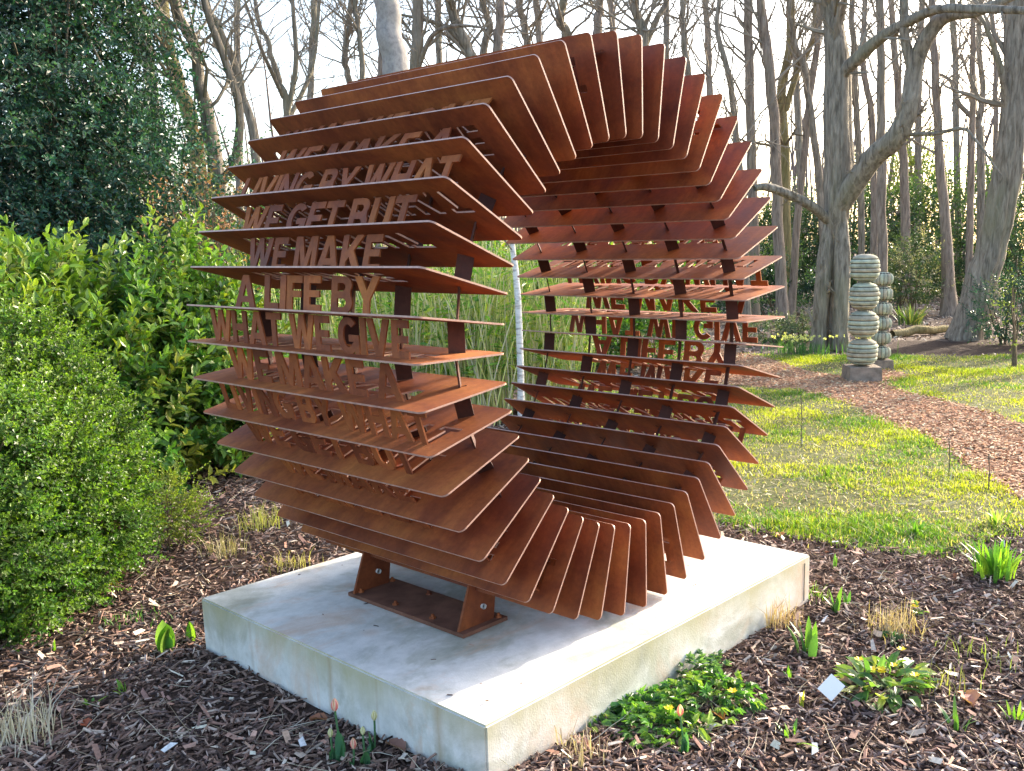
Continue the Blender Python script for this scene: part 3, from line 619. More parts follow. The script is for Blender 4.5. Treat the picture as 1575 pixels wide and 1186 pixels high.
# ------------------------------------------------------------------ bare trees
def grow(P0, D, L, r0, K, wander, trop):
    n = len(P0); P = [P0]; d = unit(D); 
    for k in range(K - 1):
        d = unit(d + R.normal(0, wander, (n, 3)) + np.array([0, 0, trop])); P.append(P[-1] + d * (L / (K - 1))[:, None])
    t = np.linspace(0, 1, K)[None]; return np.stack(P, 1), r0[:, None] * (1 - .8 * t)
def kids(P, Rr, per, lf, ang, tmin=.2, rf=.55, Ls=None):
    n, K, _ = P.shape; m = n * per; pi = np.repeat(np.arange(n), per); t = R.uniform(tmin, .97, m) * (K - 1); i = t.astype(int); f = (t - i)[:, None]
    p = P[pi, i] * (1 - f) + P[pi, i + 1] * f; T = unit(P[pi, i + 1] - P[pi, i]); rr = Rr[pi, i] * rf
    S = unit(np.cross(T, rdir(m))); a = ang * R.uniform(.6, 1.3, m)[:, None]; D = T * np.cos(a) + S * np.sin(a)
    L = (Ls[pi] if Ls is not None else 1) * lf * R.uniform(.5, 1.2, m) * (1 - .45 * t / (K - 1)); return p, D, L, rr
def trunk_tube(mb, P, W_, sides, fl):
    P = resample(P, 48); W_ = np.interp(np.linspace(0, 1, 48), np.linspace(0, 1, W_.shape[1]), W_[0])[None]
    T_ = unit(np.gradient(P, axis=1)); U = unit(np.cross(T_, np.broadcast_to(np.array([.31, 1., .12]), T_.shape))); V = np.cross(T_, U); a = np.arange(sides) / sides * 2 * np.pi; ph = R.uniform(0, 6.28, 6); z = np.linspace(0, 1, 48)[:, None] * 6
    m = 1 + fl * (np.sin(3 * a[None] + ph[0] + np.sin(z + ph[1])) + .7 * np.sin(5 * a[None] + ph[2] + z * .7) + .6 * np.sin(9 * a[None] + ph[3] + np.sin(z * 2 + ph[4])) + .3 * np.sin(z * 5 + 2 * a[None])) * .6 + R.normal(0, fl * .12, (48, sides))
    ring_ = P[0][:, None] + (W_[0][:, None] * m)[..., None] * (U[0][:, None] * np.cos(a)[None, :, None] + V[0][:, None] * np.sin(a)[None, :, None])
    idx = np.arange(48 * sides).reshape(48, sides); a0 = idx[:-1]; a1 = idx[1:]
    mb.add(ring_.reshape(-1, 3), np.stack([a0, np.roll(a0, -1, 1), np.roll(a1, -1, 1), a1], -1).reshape(-1, 4))
def bare_tree(name, label, pts, dist, wpx, matr, nb=14, lenf=.30, lv=4, per=(5, 5, 3), tmin=.3, group=None, limbs=(), sides=8, twr=.004, flare=1.5, lean_depth=0, cat='tree', wander=.16):
    """pts: photo points from the foot up; the trunk stands at its real distance"""
    P = [at(x, y, dist) for x, y in pts]; P[0] = np.array([P[0][0], P[0][1], float(gz(P[0][0], P[0][1])) - .05])
    e = empty(name, (P[0][0], P[0][1], 0), label, cat, group)
    K = 24; P = resample(np.array([P]), K); fw = M[2] * [1, 1, 0]; P = P + fw * (np.linspace(0, 1, K)[None, :, None] * lean_depth)
    P[:, 3:-1] += R.normal(0, .002 if matr is BIRCH else .012, (1, K - 4, 3)) * [1, 1, 0]
    w = np.interp(np.linspace(0, 1, K), np.linspace(0, 1, len(wpx)), wpx) / pxm(dist) / 2
    w = w / (1 + ((pts[0][0] - CX) / FPX) ** 2); w[0] *= flare; w[1] *= 1 + (flare - 1) * .35; w = w[None]
    mb = MB(); trunk_tube(mb, P, w, 30 if sides >= 14 else 14, .13 if (sides >= 14 and matr is BARKG) else .05)
    LP = [P]; LR = [w]
    for (lp, lw) in limbs:
        q_ = [at(x, y, dist + (a[0] if a else 0)) for x, y, *a in lp]; qq = resample(np.array([q_]), K); ww = (np.interp(np.linspace(0, 1, K), np.linspace(0, 1, len(lw)), lw) / pxm(dist) / 2)[None] / (1 + ((pts[0][0] - CX) / FPX) ** 2)
        trunk_tube(mb, qq, ww, 14, .07); LP.append(qq); LR.append(ww)
    mb.build('trunk', matr, e, smooth=True)
    mb = MB(); H = np.linalg.norm(P[0, -1] - P[0, 0]); first = True
    for PP, RR in zip(LP, LR):
        Lh = np.full(1, np.linalg.norm(PP[0, -1] - PP[0, 0]))
        p, D, L, rr = kids(PP, RR, nb if first else max(4, nb // 2), lenf, .85, tmin if first else .1, .30, Lh); first = False
        for lev in range(lv):
            K_ = (7, 5, 3, 2)[lev]; Q, q_r = grow(p, D, L, np.maximum(rr, twr * (1.3 - .3 * lev)), K_, (wander, .2, .22, .25)[lev], .07); tubes(mb, Q, q_r, (5, 4, 3, 3)[lev])
            if lev < lv - 1: p, D, L, rr = kids(Q, q_r, per[min(lev, len(per) - 1)], .52, .75, .15, .6, L)
    mb.build('branches', TWIGB if matr is not BARKY else TWIGY, e, smooth=False, kind='stuff'); return e
TWIGB = mat_plain('branch_bark', (.27, .235, .19), .9, .1, 4, .3); TWIGY = mat_plain('ochre_branch_bark', (.19, .155, .10), .9, .1, 4, .3)  # branch bark also paler, its colour replacing haze over the wood
T = bare_tree
far_y = lambda d: CY - FPX * 0  # unused
def fy(d, x=900):                                     # photo row of the ground at a distance
    lo, hi = 392, 1400
    for _ in range(40):
        mid = (lo + hi) / 2; P = gp(x, mid)
        if np.hypot(*(P - CAMP)[:2]) > d: lo = mid
        else: hi = mid
    return mid
def tr(name, label, xs, dist, w, m, **k):
    """xs: (x, y) photo points above the foot, foot given by first x"""
    pts = [(xs[0], fy(dist, xs[0]))] + list(xs[1]); return T(name, label, pts, dist, w, m, **k)
# left side
tr('ivy_trunk_tree', 'greenish bare trunk half hidden at the right edge of the dark holly', (250, [(240, 200), (215, 0), (200, -300), (190, -500)]), 13, (22, 19, 14, 8), BARKG, nb=14)
tr('mossy_tree', 'mossy ochre trunk leaning left above the holly', (330, [(300, 220), (270, 120), (248, 0), (225, -300), (215, -480)]), 14.5, (26, 24, 22, 14, 8), BARKY, nb=14)
tr('crooked_tree', 'crooked grey trunk forking low at the right of the holly', (330, [(335, 290), (312, 160), (300, 80), (268, -10), (240, -250), (225, -480)]), 11.5, (30, 26, 19, 15, 11, 6), BARKG, nb=18,
   limbs=[([(330, 300), (322, 230, .2), (308, 190, .3)], (16, 12, 9)), ([(335, 285), (360, 250, -.2), (368, 170, -.3), (345, 90, -.3), (312, -10, -.3), (290, -200)], (16, 14, 12, 10, 6))])
tr('young_tree', 'slim leaning bare tree rising between crooked trunk and ring', (420, [(398, 260), (370, 130), (345, 60), (312, -10), (270, -200), (240, -350)]), 15, (15, 13, 11, 8, 5), BARKG, nb=20)
tr('multi_stem_tree', 'many stemmed bare tree above the left end of the steel ring', (450, [(442, 190), (428, 120), (410, 60), (392, 0), (380, -200)]), 16, (12, 10, 8, 6, 3), BARKG, nb=22, tmin=.5,
   limbs=[([(440, 180), (455, 100), (450, 0), (440, -150)], (9, 7, 4)), ([(440, 190), (478, 110, .5), (490, 20, .8), (500, -150, 1)], (8, 6, 3)), ([(436, 150), (400, 70, -.5), (370, -20, -.6)], (7, 5, 3))])
tr('thicket_tree', 'dense twiggy bare tree behind the top left of the ring', (520, [(540, 180), (530, 90), (540, 0), (545, -200)]), 18, (12, 10, 8, 5), BARKG, nb=34, lenf=.32, tmin=.4)
tr('thicket_tree', 'slender green stemmed bare tree left of the smooth pale trunk', (560, [(555, 110), (550, 40), (546, -20), (560, -220)]), 17, (9, 8, 7, 5), BARKG, nb=30, lenf=.32, tmin=.4)
tr('smooth_trunk_tree', 'thick smooth pale grey trunk rising behind the top of the ring', (640, [(622, 300), (607, 110), (592, 0), (585, -120), (575, -400)]), 12, (44, 42, 37, 33, 26), BARKS, nb=4, tmin=.85, sides=14)
tr('straight_tree', 'straight tan trunk just right of the smooth pale trunk', (640, [(641, 250), (641, 100), (642, 0), (640, -300)]), 16, (22, 19, 17, 12), BARKB, nb=16,
   limbs=[([(643, 105), (665, 55, -.3), (700, 40, -.5), (740, 42, -.6)], (8, 6, 3))])
tr('leaning_tree', 'green tinted trunk leaning left above the ring shoulder', (760, [(735, 150), (712, 60), (692, 0), (660, -220)]), 16, (19, 17, 15, 9), BARKG, nb=18,
   limbs=[([(722, 80), (690, 45), (650, 30), (600, 20)], (9, 6, 3))])
tr('forked_tree', 'narrow trunk leaning right beside the green tinted trunk', (720, [(740, 120), (752, 40), (740, -30), (735, -300)]), 19, (12, 11, 10, 6), BARKG, nb=20)
tr('birch_tree', 'slender white barked birch seen through the hole of the ring', (802, [(800, 560), (796, 450), (788, 370), (784, 250), (782, 130)]), 8.0, (11.5, 10.5, 9.5, 6, 2), BIRCH, nb=14, tmin=.5, sides=10, flare=1.1)
tr('grove_tree', 'brown trunk leaning left just behind the ring crest, left of the pair stemmed one', (762, [(765, 120), (768, 40), (770, -20), (775, -300)]), 18, (15, 14, 13, 8), BARKB, nb=18)
tr('grove_tree', 'pair stemmed grey trunk right of the brown one behind the ring crest', (815, [(812, 120), (806, 40), (800, -20), (795, -300)]), 20, (12, 11, 10, 6), BARKG, nb=18)
tr('grove_tree', 'olive grey trunk above the crest of the ring, slightly bent', (880, [(875, 100), (862, 30), (870, -40), (860, -300)]), 21, (16, 14, 12, 8), BARKG, nb=20)
tr('grove_tree', 'light barked trunk over the crest of the ring, left of its highest plate', (915, [(918, 80), (922, 10), (915, -60), (915, -300)]), 24, (14, 13, 11, 8), BARKB, nb=18)
tr('grove_tree', 'forking trunk straight behind the highest plates of the ring', (985, [(990, 100), (985, 40), (975, -10), (960, -280)]), 19, (17, 15, 13, 8), BARKG, nb=22,
   limbs=[([(988, 80), (1010, 30, .4), (1030, -20, .6), (1040, -200, .6)], (10, 8, 4))])
tr('grove_tree', 'thin grey trunk behind the right shoulder of the ring', (1070, [(1062, 160), (1052, 60), (1050, -10), (1050, -250)]), 23, (11, 10, 9, 6), BARKG, nb=20)
# right side
tr('curved_tree', 'thin S curved grey tree close to the right shoulder of the ring', (1150, [(1143, 330), (1134, 220), (1122, 120), (1103, 40), (1110, -30), (1120, -250)]), 18, (12, 11, 10, 8, 6, 4), BARKG, nb=20, wander=.2)
tr('straight_tree', 'straight brown trunk standing first to the right of the ring', (1160, [(1158, 300), (1155, 180), (1149, 0), (1142, -250)]), 20, (17, 15, 14, 13, 9), BARKB, nb=12, tmin=.5)
tr('straight_tree', 'straight grey trunk second to the right of the ring, leaning slightly left', (1205, [(1197, 350), (1190, 200), (1180, 80), (1170, 0), (1158, -250)]), 19, (19, 17, 16, 14, 9), BARKB, nb=12, tmin=.5)
tr('mossy_tree', 'yellow mossed trunk behind the second trunk right of the ring', (1212, [(1207, 330), (1207, 220), (1203, 130), (1216, 60), (1210, -100), (1205, -250)]), 22, (18, 16, 14, 12, 8), BARKY, nb=16,
   limbs=[([(1208, 170), (1228, 105), (1250, 60), (1255, -40)], (10, 8, 5))])
tr('crossing_tree', 'slim trunk leaning right that crosses behind the big split oak', (1275, [(1262, 300), (1250, 190), (1238, 110), (1222, 60), (1215, 0), (1225, -150)]), 20, (13, 12, 10, 9, 8, 5), BARKG, nb=16, wander=.2)
tr('crossing_tree', 'slim trunk leaning right from the ring edge up to the split oak', (1216, [(1228, 330), (1238, 220), (1247, 140), (1258, 60), (1262, -30), (1265, -250)]), 21, (12, 11, 10, 9, 6), BARKB, nb=16)
T('split_oak', 'big old tree with a split hollow trunk and wide right limb', [(1277, 541), (1280, 450), (1284, 380), (1290, 290), (1290, 200), (1288, 110), (1284, 40), (1275, -20), (1262, -200), (1260, -420)], 14.6,
  (12, 14, 26, 44, 40, 36, 30, 26, 18, 10), BARKG, nb=16, tmin=.55, sides=14, flare=1.25, lenf=.22,
  limbs=[([(1282, 330), (1312, 285, -.2), (1345, 240, -.4), (1378, 212, -.6), (1400, 160, -.7), (1406, 110, -.7), (1424, 60, -.8), (1455, 25, -.9), (1500, 18, -1), (1560, -5, -1)], (34, 32, 32, 30, 27, 24, 22, 18, 15, 8)),
         ([(1405, 115, -.7), (1392, 60, -.8), (1390, 0, -.9), (1380, -150, -1)], (16, 14, 12, 6)),
         ([(1286, 150), (1298, 112, -.1), (1320, 90, -.3), (1350, 62, -.5), (1385, 40, -.8), (1440, 15, -1.2), (1500, 14, -1.6), (1575, 16, -2), (1640, 20, -2.2)], (14, 20, 19, 17, 15, 12, 11, 9, 6)),
         ([(1280, 345), (1250, 318, -.3), (1215, 300, -.5), (1180, 288, -.7), (1160, 290, -.8)], (16, 15, 14, 12, 9)),
         ([(1395, 207, -.6), (1440, 205, -.8), (1480, 198, -1.0), (1500, 215, -1.1), (1540, 270, -1.3)], (6, 6, 5, 4, 2)),
         ([(1258, 545, -.12), (1261, 500, -.12), (1264, 450, -.14), (1270, 390, -.08), (1282, 320, .02)], (30, 24, 24, 26, 20)), ([(1294, 545, -.16), (1292, 500, -.16), (1294, 450, -.16), (1295, 390, -.1), (1290, 310, .02)], (30, 26, 24, 26, 20))])
tr('straight_tree', 'straight slim trunk seen directly behind the stone columns', (1358, [(1356, 300), (1354, 150), (1354, 0), (1352, -250)]), 17.5, (17, 15, 13, 12, 8), BARKB, nb=10, tmin=.5)
tr('slim_tree', 'thin pole trunk just left of the tall stone column', (1326, [(1322, 250), (1314, 120), (1310, 0), (1305, -250)]), 23, (11, 10, 9, 6), BARKG, nb=12)
tr('slim_tree', 'thin wavy trunk with a side fork between oak limb and oak trunk', (1345, [(1342, 220), (1336, 150), (1326, 95), (1330, 20), (1335, -200)]), 25, (11, 10, 9, 6), BARKB, nb=14)
T('straight_tree', 'straight trunk right of the stone columns, lit along its right edge', [(1399, 458), (1393, 350), (1389, 240), (1380, 120), (1372, 20), (1360, -250)], 25, (20, 15, 13, 11, 9, 6), BARKB, nb=12, tmin=.4)
T('straight_tree', 'straight trunk midway between stone columns and leaning tree', [(1462, 478), (1455, 380), (1449, 280), (1442, 180), (1437, 80), (1432, -20), (1425, -250)], 22, (26, 18, 15, 13, 12, 10, 7), BARKB, nb=12, tmin=.4)
tr('slim_tree', 'thin upright trunk left of the leaning tree, reaching out of frame', (1490, [(1492, 330), (1496, 180), (1497, 60), (1500, -30), (1500, -250)]), 24, (12, 11, 9, 8, 5), BARKB, nb=14)
tr('slim_tree', 'wavering branched trunk right behind the oak limb tip', (1508, [(1508, 230), (1505, 190), (1512, 140), (1505, 60), (1510, -30), (1520, -250)]), 27, (13, 12, 9, 8, 5), BARKG, nb=20,
   limbs=[([(1507, 190), (1475, 160), (1462, 125), (1440, 112)], (9, 7, 3))])
tr('slim_tree', 'thin straight pole between leaning tree and wavering trunk', (1532, [(1531, 250), (1531, 110), (1528, 40), (1520, -30), (1515, -250)]), 22, (9, 8, 7, 5), BARKB, nb=12)
T('leaning_tree', 'stout dark trunk leaning right at the right edge of the woodland', [(1487, 522), (1512, 430), (1533, 350), (1549, 250), (1558, 150), (1560, 60), (1566, -20), (1572, -200), (1580, -420)], 16.8,
  (58, 48, 46, 43, 36, 32, 30, 20, 12), BARKG, nb=26, tmin=.3, sides=14, flare=1.2, lenf=.2,
  limbs=[([(1552, 190), (1540, 110, -.3), (1520, 50, -.5), (1505, 20, -.6)], (12, 10, 7, 4)), ([(1550, 215), (1590, 120), (1620, 20)], (14, 10, 6))])
tr('stump_tree', 'short broken dead stem standing among the evergreens', (1424, [(1425, 380), (1424, 328)]), 24, (9, 8, 6), BARKY, nb=0, lv=0) if False else None
for i, (px_, d_, lab) in enumerate([(1100, 30, 'faint far trunk showing between the right plates and curved tree'), (1235, 32, 'faint far trunk left of the split oak'), (1410, 33, 'faint far trunk under the oak limb'), (1475, 31, 'faint far trunk beyond the leaning tree, left side'), (1560, 30, 'faint far trunk at the extreme right edge'),
                                    (470, 24, 'faint far trunk above the ring left corner'), (585, 26, 'faint far trunk left of the smooth pale trunk'), (675, 25, 'faint far trunk right of the tan trunk'), (845, 28, 'faint far trunk above the steep upper plates'), (1025, 29, 'faint far trunk right of the highest plates'), (955, 30, 'faint far trunk over the highest plate'), (370, 22, 'faint far trunk behind the crooked tree')]):
    a = R.uniform(-25, 25); tr('distant_tree', lab, (px_, [(px_ + a * .3, 200), (px_ + a * .6, 60), (px_ + a, -60), (px_ + a, -240)]), d_, (12, 10, 9, 6), BARKG if i % 2 else BARKB, nb=20, lenf=.3, per=(5, 5), lv=3)
for px_, d_, w_, lab in ((1690, 17, 26, 'bare tree just out of frame beyond the leaning tree'), (1760, 21, 30, 'second bare tree out of frame at the right'), (1850, 19, 24, 'third bare tree out of frame at the right')):
    tr('woodland_tree', lab, (px_, [(px_ + 8, 200), (px_ - 6, 60), (px_, -60), (px_ + 20, -440)]), d_, (w_, w_ * .85, w_ * .75, w_ * .6, w_ * .3), BARKB, nb=16, lenf=.3, lv=3)

# ------------------------------------------------------------------ evergreens, hedges behind
g_rho = np.array([(.03, .08, .045), (.045, .10, .05), (.024, .06, .042), (.06, .11, .045), (.05, .09, .055)])
trunkr = .08
def bush(name, label, blobs, nsh, L, nl, ll, lw, cols, cat='shrub', hi=False, mat_=None, **k):
    return shrub(name, label, cat, blobs, nsh, L, nl, ll, lw, cols, 1.1, hi, mat_ or GLOSS, (5, .3, .8, .02), shell=.5, **k)
bush('rhododendron', 'wide dark rhododendron bank behind the split oak', [(pc(1150, 400, 27), (1.6, 1.3, 1.6)), (pc(1225, 395, 27.5), (1.7, 1.2, 1.6)), (pc(1320, 385, 28), (1.8, 1.3, 1.9))], 1700, .5, 10, .17, .07, g_rho, brightf=.25)
bush('rhododendron', 'dark evergreen bank behind the trunks right of the stone columns', [(pc(1400, 380, 29), (1.7, 1.3, 2.0)), (pc(1475, 375, 30), (1.8, 1.3, 2.0)), (pc(1560, 380, 29), (1.9, 1.3, 2.0)), (pc(1640, 380, 28), (1.9, 1.3, 2.0))], 1900, .5, 10, .17, .07, g_rho, brightf=.25)
bush('golden_evergreen', 'yellow green evergreen top showing under the oak limb', [(pc(1412, 290, 34), (1.0, .9, 1.6)), (pc(1405, 240, 34), (.7, .6, 1.1))], 330, .5, 9, .16, .07, np.array([(.20, .22, .05), (.14, .18, .05)]), brightf=.6)
bush('pieris_shrub', 'pale blossomed evergreen shrub beneath the trunks right of the columns', [(pc(1410, 420, 22), (.8, .6, .8)), (pc(1385, 430, 22), (.6, .5, .6))], 420, .3, 10, .09, .04, np.array([(.06, .11, .05), (.35, .33, .24), (.09, .14, .06)]))
bush('holly_bush', 'low blue green bush at the foot of the leaning tree', [(pc(1545, 480, 16), (.55, .5, .5)), (pc(1590, 470, 15.8), (.7, .5, .6))], 520, .2, 11, .05, .03, np.array([(.03, .085, .065), (.045, .11, .08)]))
bush('sapling_bush', 'thin twiggy green sapling at the right edge of the lawn', [(pc(1565, 470, 13), (.22, .2, .5))], 50, .25, 7, .05, .02, np.array([(.18, .22, .06)]), mat_=LEAF)
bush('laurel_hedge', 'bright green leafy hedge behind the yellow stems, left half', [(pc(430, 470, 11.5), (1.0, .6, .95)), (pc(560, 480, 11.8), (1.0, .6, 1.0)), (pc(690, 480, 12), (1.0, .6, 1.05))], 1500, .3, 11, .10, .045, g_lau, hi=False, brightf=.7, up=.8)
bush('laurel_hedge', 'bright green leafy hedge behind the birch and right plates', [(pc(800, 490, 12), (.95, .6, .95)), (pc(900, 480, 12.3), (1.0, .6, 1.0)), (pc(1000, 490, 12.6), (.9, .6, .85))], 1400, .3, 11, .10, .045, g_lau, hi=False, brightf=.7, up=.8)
bush('evergreen_bush', 'dark evergreen bush beyond the path, seen between ring and split oak', [(pc(1090, 440, 20), (1.3, .9, 1.0)), (pc(1180, 440, 22), (1.2, .9, 1.0))], 700, .4, 10, .11, .05, g_rho, brightf=.2)
bush('ivy_patch', 'low glossy ground cover left of the split oak foot', [(pc(1190, 513, 15.5), (.7, .4, .22)), (pc(1235, 508, 15.8), (.5, .4, .25))], 420, .14, 9, .05, .035, np.array([(.06, .11, .06), (.10, .15, .08), (.2, .22, .15)]))
for lab, px_, py_, d_ in (('pale daffodil clump on the grass nearest the ring right edge', 1215, 548, 14.0), ('pale daffodil clump between ivy and split oak foot', 1245, 552, 13.9), ('pale daffodil clump right of the split oak foot', 1330, 553, 14.0)):
    g0 = at(px_, py_, d_); e = empty('daffodil_clump', (g0[0], g0[1], 0), lab, 'daffodils', 'daffodils along the far lawn edge')
    mb = MB(); n = 120; blades(g0[0] + R.normal(0, .16, n), g0[1] + R.normal(0, .16, n), R.uniform(.12, .26, n), np.full(n, .012), np.array([.08, .17, .06]) * R.uniform(.7, 1.3, (n, 1)), .3, mb); mb.build('foliage', GRASS, e)
    mb = MB(); n = 26; P = np.stack([g0[0] + R.normal(0, .15, n), g0[1] + R.normal(0, .15, n), R.uniform(.2, .29, n)], -1); P = np.repeat(P, 6, 0); leaves(mb, P, R.normal(0, 1, (n * 6, 3)), rdir(n * 6), .028, .022, np.repeat([[.70, .68, .34]], n * 6, 0)); mb.build('flowers', LEAF, e)
# far misty wood that reads as one mass
mb = MB(); n = 620; xx, yy = scatter_xy(n, 38, 80, -500, 2100, 1.0); L = R.uniform(6, 11, n)
P0 = np.stack([xx, yy, np.zeros(n)], -1); Q, qr = grow(P0, np.tile([0, 0, 1.], (n, 1)) + R.normal(0, .12, (n, 3)), L, R.uniform(.04, .13, n), 7, .07, .1); tubes(mb, Q, qr, 4)
p, D, L2, rr = kids(Q, qr, 9, .22, .8, .15, .5, L); Q2, q2 = grow(p, D, L2, np.maximum(rr, .012), 4, .2, .1); tubes(mb, Q2, q2, 3)
tag(mb.build('far_woods', mat_plain('far_wood_bark', (.19, .15, .13), .9, .1, 1, .2)), 'hazy mass of distant bare trees beyond the evergreens', 'woods', kind='stuff')
mb = MB(); xx, yy = scatter_xy(2200, 33, 60, -500, 2100, 1.0); k = 9; P0 = np.stack([xx, yy, R.uniform(.05, 1.5, len(xx)) * R.uniform(.3, 1, len(xx))], -1)
shoot_foliage(mb, P0, rdir(len(xx)) + [0, 0, .2], .6, k, .34, .18, np.array([(.04, .075, .045), (.06, .085, .05), (.12, .10, .075)]), 1.1)
tag(mb.build('undergrowth', GLOSS), 'far low evergreen undergrowth at the back of the wood', 'undergrowth', kind='stuff')

# ------------------------------------------------------------------ yellow stems behind the ring
for (a_, b_, d_, n, lab) in ((400, 560, 9.2, 220, 'clump of pale upright stems behind the left letters'), (560, 700, 8.7, 330, 'dense clump of yellow green canes behind the ring hole, left'), (700, 790, 8.6, 300, 'dense clump of yellow green canes just left of the birch'), (800, 910, 8.8, 260, 'clump of yellow green canes just right of the birch')):
    cpx = (a_ + b_) / 2; g0 = at(cpx, fy(d_, cpx), d_); e = empty('cane_clump', (g0[0], g0[1], 0), lab, 'cane clump', 'upright canes behind the ring')
    mb = MB(); lat = (R.uniform(a_, b_, n)); dd = d_ + R.uniform(-.4, .6, n)
    base = np.array([at(l, fy(d_, cpx), q_) * [1, 1, 0] for l, q_ in zip(lat, dd)]); H = R.uniform(.9, 1.75, n); ln = R.normal(0, .16, (n, 2))
    K = 6; t = np.linspace(0, 1, K); P = base[:, None] + np.concatenate([ln[:, None] * (t ** 1.3)[None, :, None] * H[:, None, None], (t[None] * H[:, None])[..., None]], -1)
    cc = np.array([(.70, .70, .28), (.76, .70, .44), (.60, .68, .24), (.78, .72, .54), (.45, .50, .16)])[R.integers(0, 5, n)] * R.uniform(.7, 1.2, (n, 1))
    tubes(mb, P, (.0062 * R.uniform(.6, 1.3, (n, 1))) * (1 - .5 * t)[None], 4, cc); o = mb.build('canes', DEAD, e, kind='stuff')
    mb = MB(); m = n * 4; i = R.integers(0, n, m); tt = R.uniform(.25, 1, m); P1 = base[i] + np.stack([ln[i, 0] * tt ** 1.3 * H[i], ln[i, 1] * tt ** 1.3 * H[i], tt * H[i]], -1)
    leaves(mb, P1, np.stack([R.normal(0, 1, m), R.normal(0, 1, m), R.uniform(-.3, 1.2, m)], -1), rdir(m) + [0, 0, .8], R.uniform(.07, .17, m), R.uniform(.014, .036, m), np.array([(.20, .40, .05), (.38, .46, .06), (.14, .30, .06)])[R.integers(0, 3, m)] * R.uniform(.7, 1.2, (m, 1)), fold=.1); mb.build('leaves', LEAF, e)

# ------------------------------------------------------------------ stone columns
def lathe(mb, c, prof, n=24, wob=0, seed=0):
    a = np.arange(n) / n * 2 * np.pi; rg = np.random.default_rng(seed); ww = 1 + wob * (np.sin(a * 3 + seed) + .6 * np.sin(a * 7 + seed * 2)) + wob * rg.normal(0, .4, n)
    V = np.array([[(c[0] + r_ * math.cos(t) * w_, c[1] + r_ * math.sin(t) * w_, c[2] + z) for t, w_ in zip(a, ww)] for r_, z in prof]); K = len(prof)
    i = np.arange(K * n).reshape(K, n); F = np.stack([i[:-1], np.roll(i[:-1], -1, 1), np.roll(i[1:], -1, 1), i[1:]], -1).reshape(-1, 4); mb.add(V.reshape(-1, 3), F)
g0 = gp(1325, 584); e = empty('stone_column', (g0[0], g0[1], 0), 'taller column of four round balls of sliced grey stone on a square block', 'stone column')
mb = MB(); bmc = bmesh.new(); box(mb, (g0[0], g0[1], .075), (.40, .38, .18), rotz(.69), taper=.95); mb.build('base_block', STONE2, e)
zz = .165; slab_cols = [STONE, mat_plain('pale_green_stone', (.42, .44, .33), .9, .2, 14, .3), mat_plain('tan_stone', (.40, .36, .27), .9, .2, 14, .3)]
for bi in range(4):
    rb = (.178, .176, .172, .170)[bi]; hb = .322; ball = None; ns = 6; edges = np.cumsum([0] + [random.uniform(.8, 1.2) for _ in range(ns)]); edges = edges / edges[-1]
    core = MB(); lathe(core, (g0[0], g0[1], zz), [(.001, .01), (rb * .62, .02), (rb * .9, hb * .3), (rb * .93, hb * .5), (rb * .9, hb * .7), (rb * .6, hb - .02), (.001, hb - .01)]); ball = core.build('stone_ball', mat_plain('dark_joint', (.07, .065, .055), .95, .1) if bi == 0 else bpy.data.materials['dark_joint'], e, smooth=True)
    for si in range(ns):
        z0, z1 = edges[si] * hb + .004, edges[si + 1] * hb - .004; prof = []
        for f in np.linspace(0, 1, 5):
            zc = z0 + (z1 - z0) * f; c_ = (zc / hb - .5) * 2; prof.append((rb * (max(0, 1 - abs(c_) ** 3.4)) ** .5 * .985 + .004 - (.006 if f in (0, 1) else 0), zc))
        prof = [(max(prof[0][0] * .6, .001), z0)] + prof + [(max(prof[-1][0] * .6, .001), z1)]
        m_ = MB(); lathe(m_, (g0[0] + random.uniform(-.004, .004), g0[1] + random.uniform(-.004, .004), zz), prof, 24, .006, bi * 10 + si); m_.build('stone_slice', slab_cols[(bi + si) % 3], ball, smooth=True)
    zz += hb + .001
g0 = gp(1354, 566); e = empty('stone_column', (g0[0], g0[1], 0), 'slimmer column of six pumpkin ribbed stone balls just behind the taller one', 'stone column')
mb = MB(); box(mb, (g0[0], g0[1], .045), (.27, .27, .13), rotz(.69), taper=.95); mb.build('base_block', STONE2, e)
zz = .108
for bi in range(6):
    rb, hb = .122, .186; core = MB(); lathe(core, (g0[0], g0[1], zz), [(.001, .005), (rb * .7, .02), (rb * .92, hb * .5), (rb * .7, hb - .02), (.001, hb)]); ball = core.build('stone_ball', bpy.data.materials['dark_joint'], e, smooth=True)
    ns = 14
    for si in range(ns):
        a0, a1 = (si + .06) / ns * 2 * math.pi, (si + .94) / ns * 2 * math.pi; K = 7; V = []
        for f in np.linspace(.03, .97, K):
            cz = (f - .5) * 2; rr_ = rb * (1 - abs(cz) ** 3) ** .5
            for g_, bb in ((0, .93), (.25, 1.0), (.5, 1.03), (.75, 1.0), (1, .93)): a = a0 + (a1 - a0) * g_; V.append((g0[0] + rr_ * bb * math.cos(a), g0[1] + rr_ * bb * math.sin(a), zz + f * hb))
        i = np.arange(K * 5).reshape(K, 5); m_ = MB(); m_.add(V, np.stack([i[:-1, :-1], i[:-1, 1:], i[1:, 1:], i[1:, :-1]], -1).reshape(-1, 4)); m_.build('stone_rib', slab_cols[(bi + si * 2) % 3], ball, smooth=True)
    zz += hb

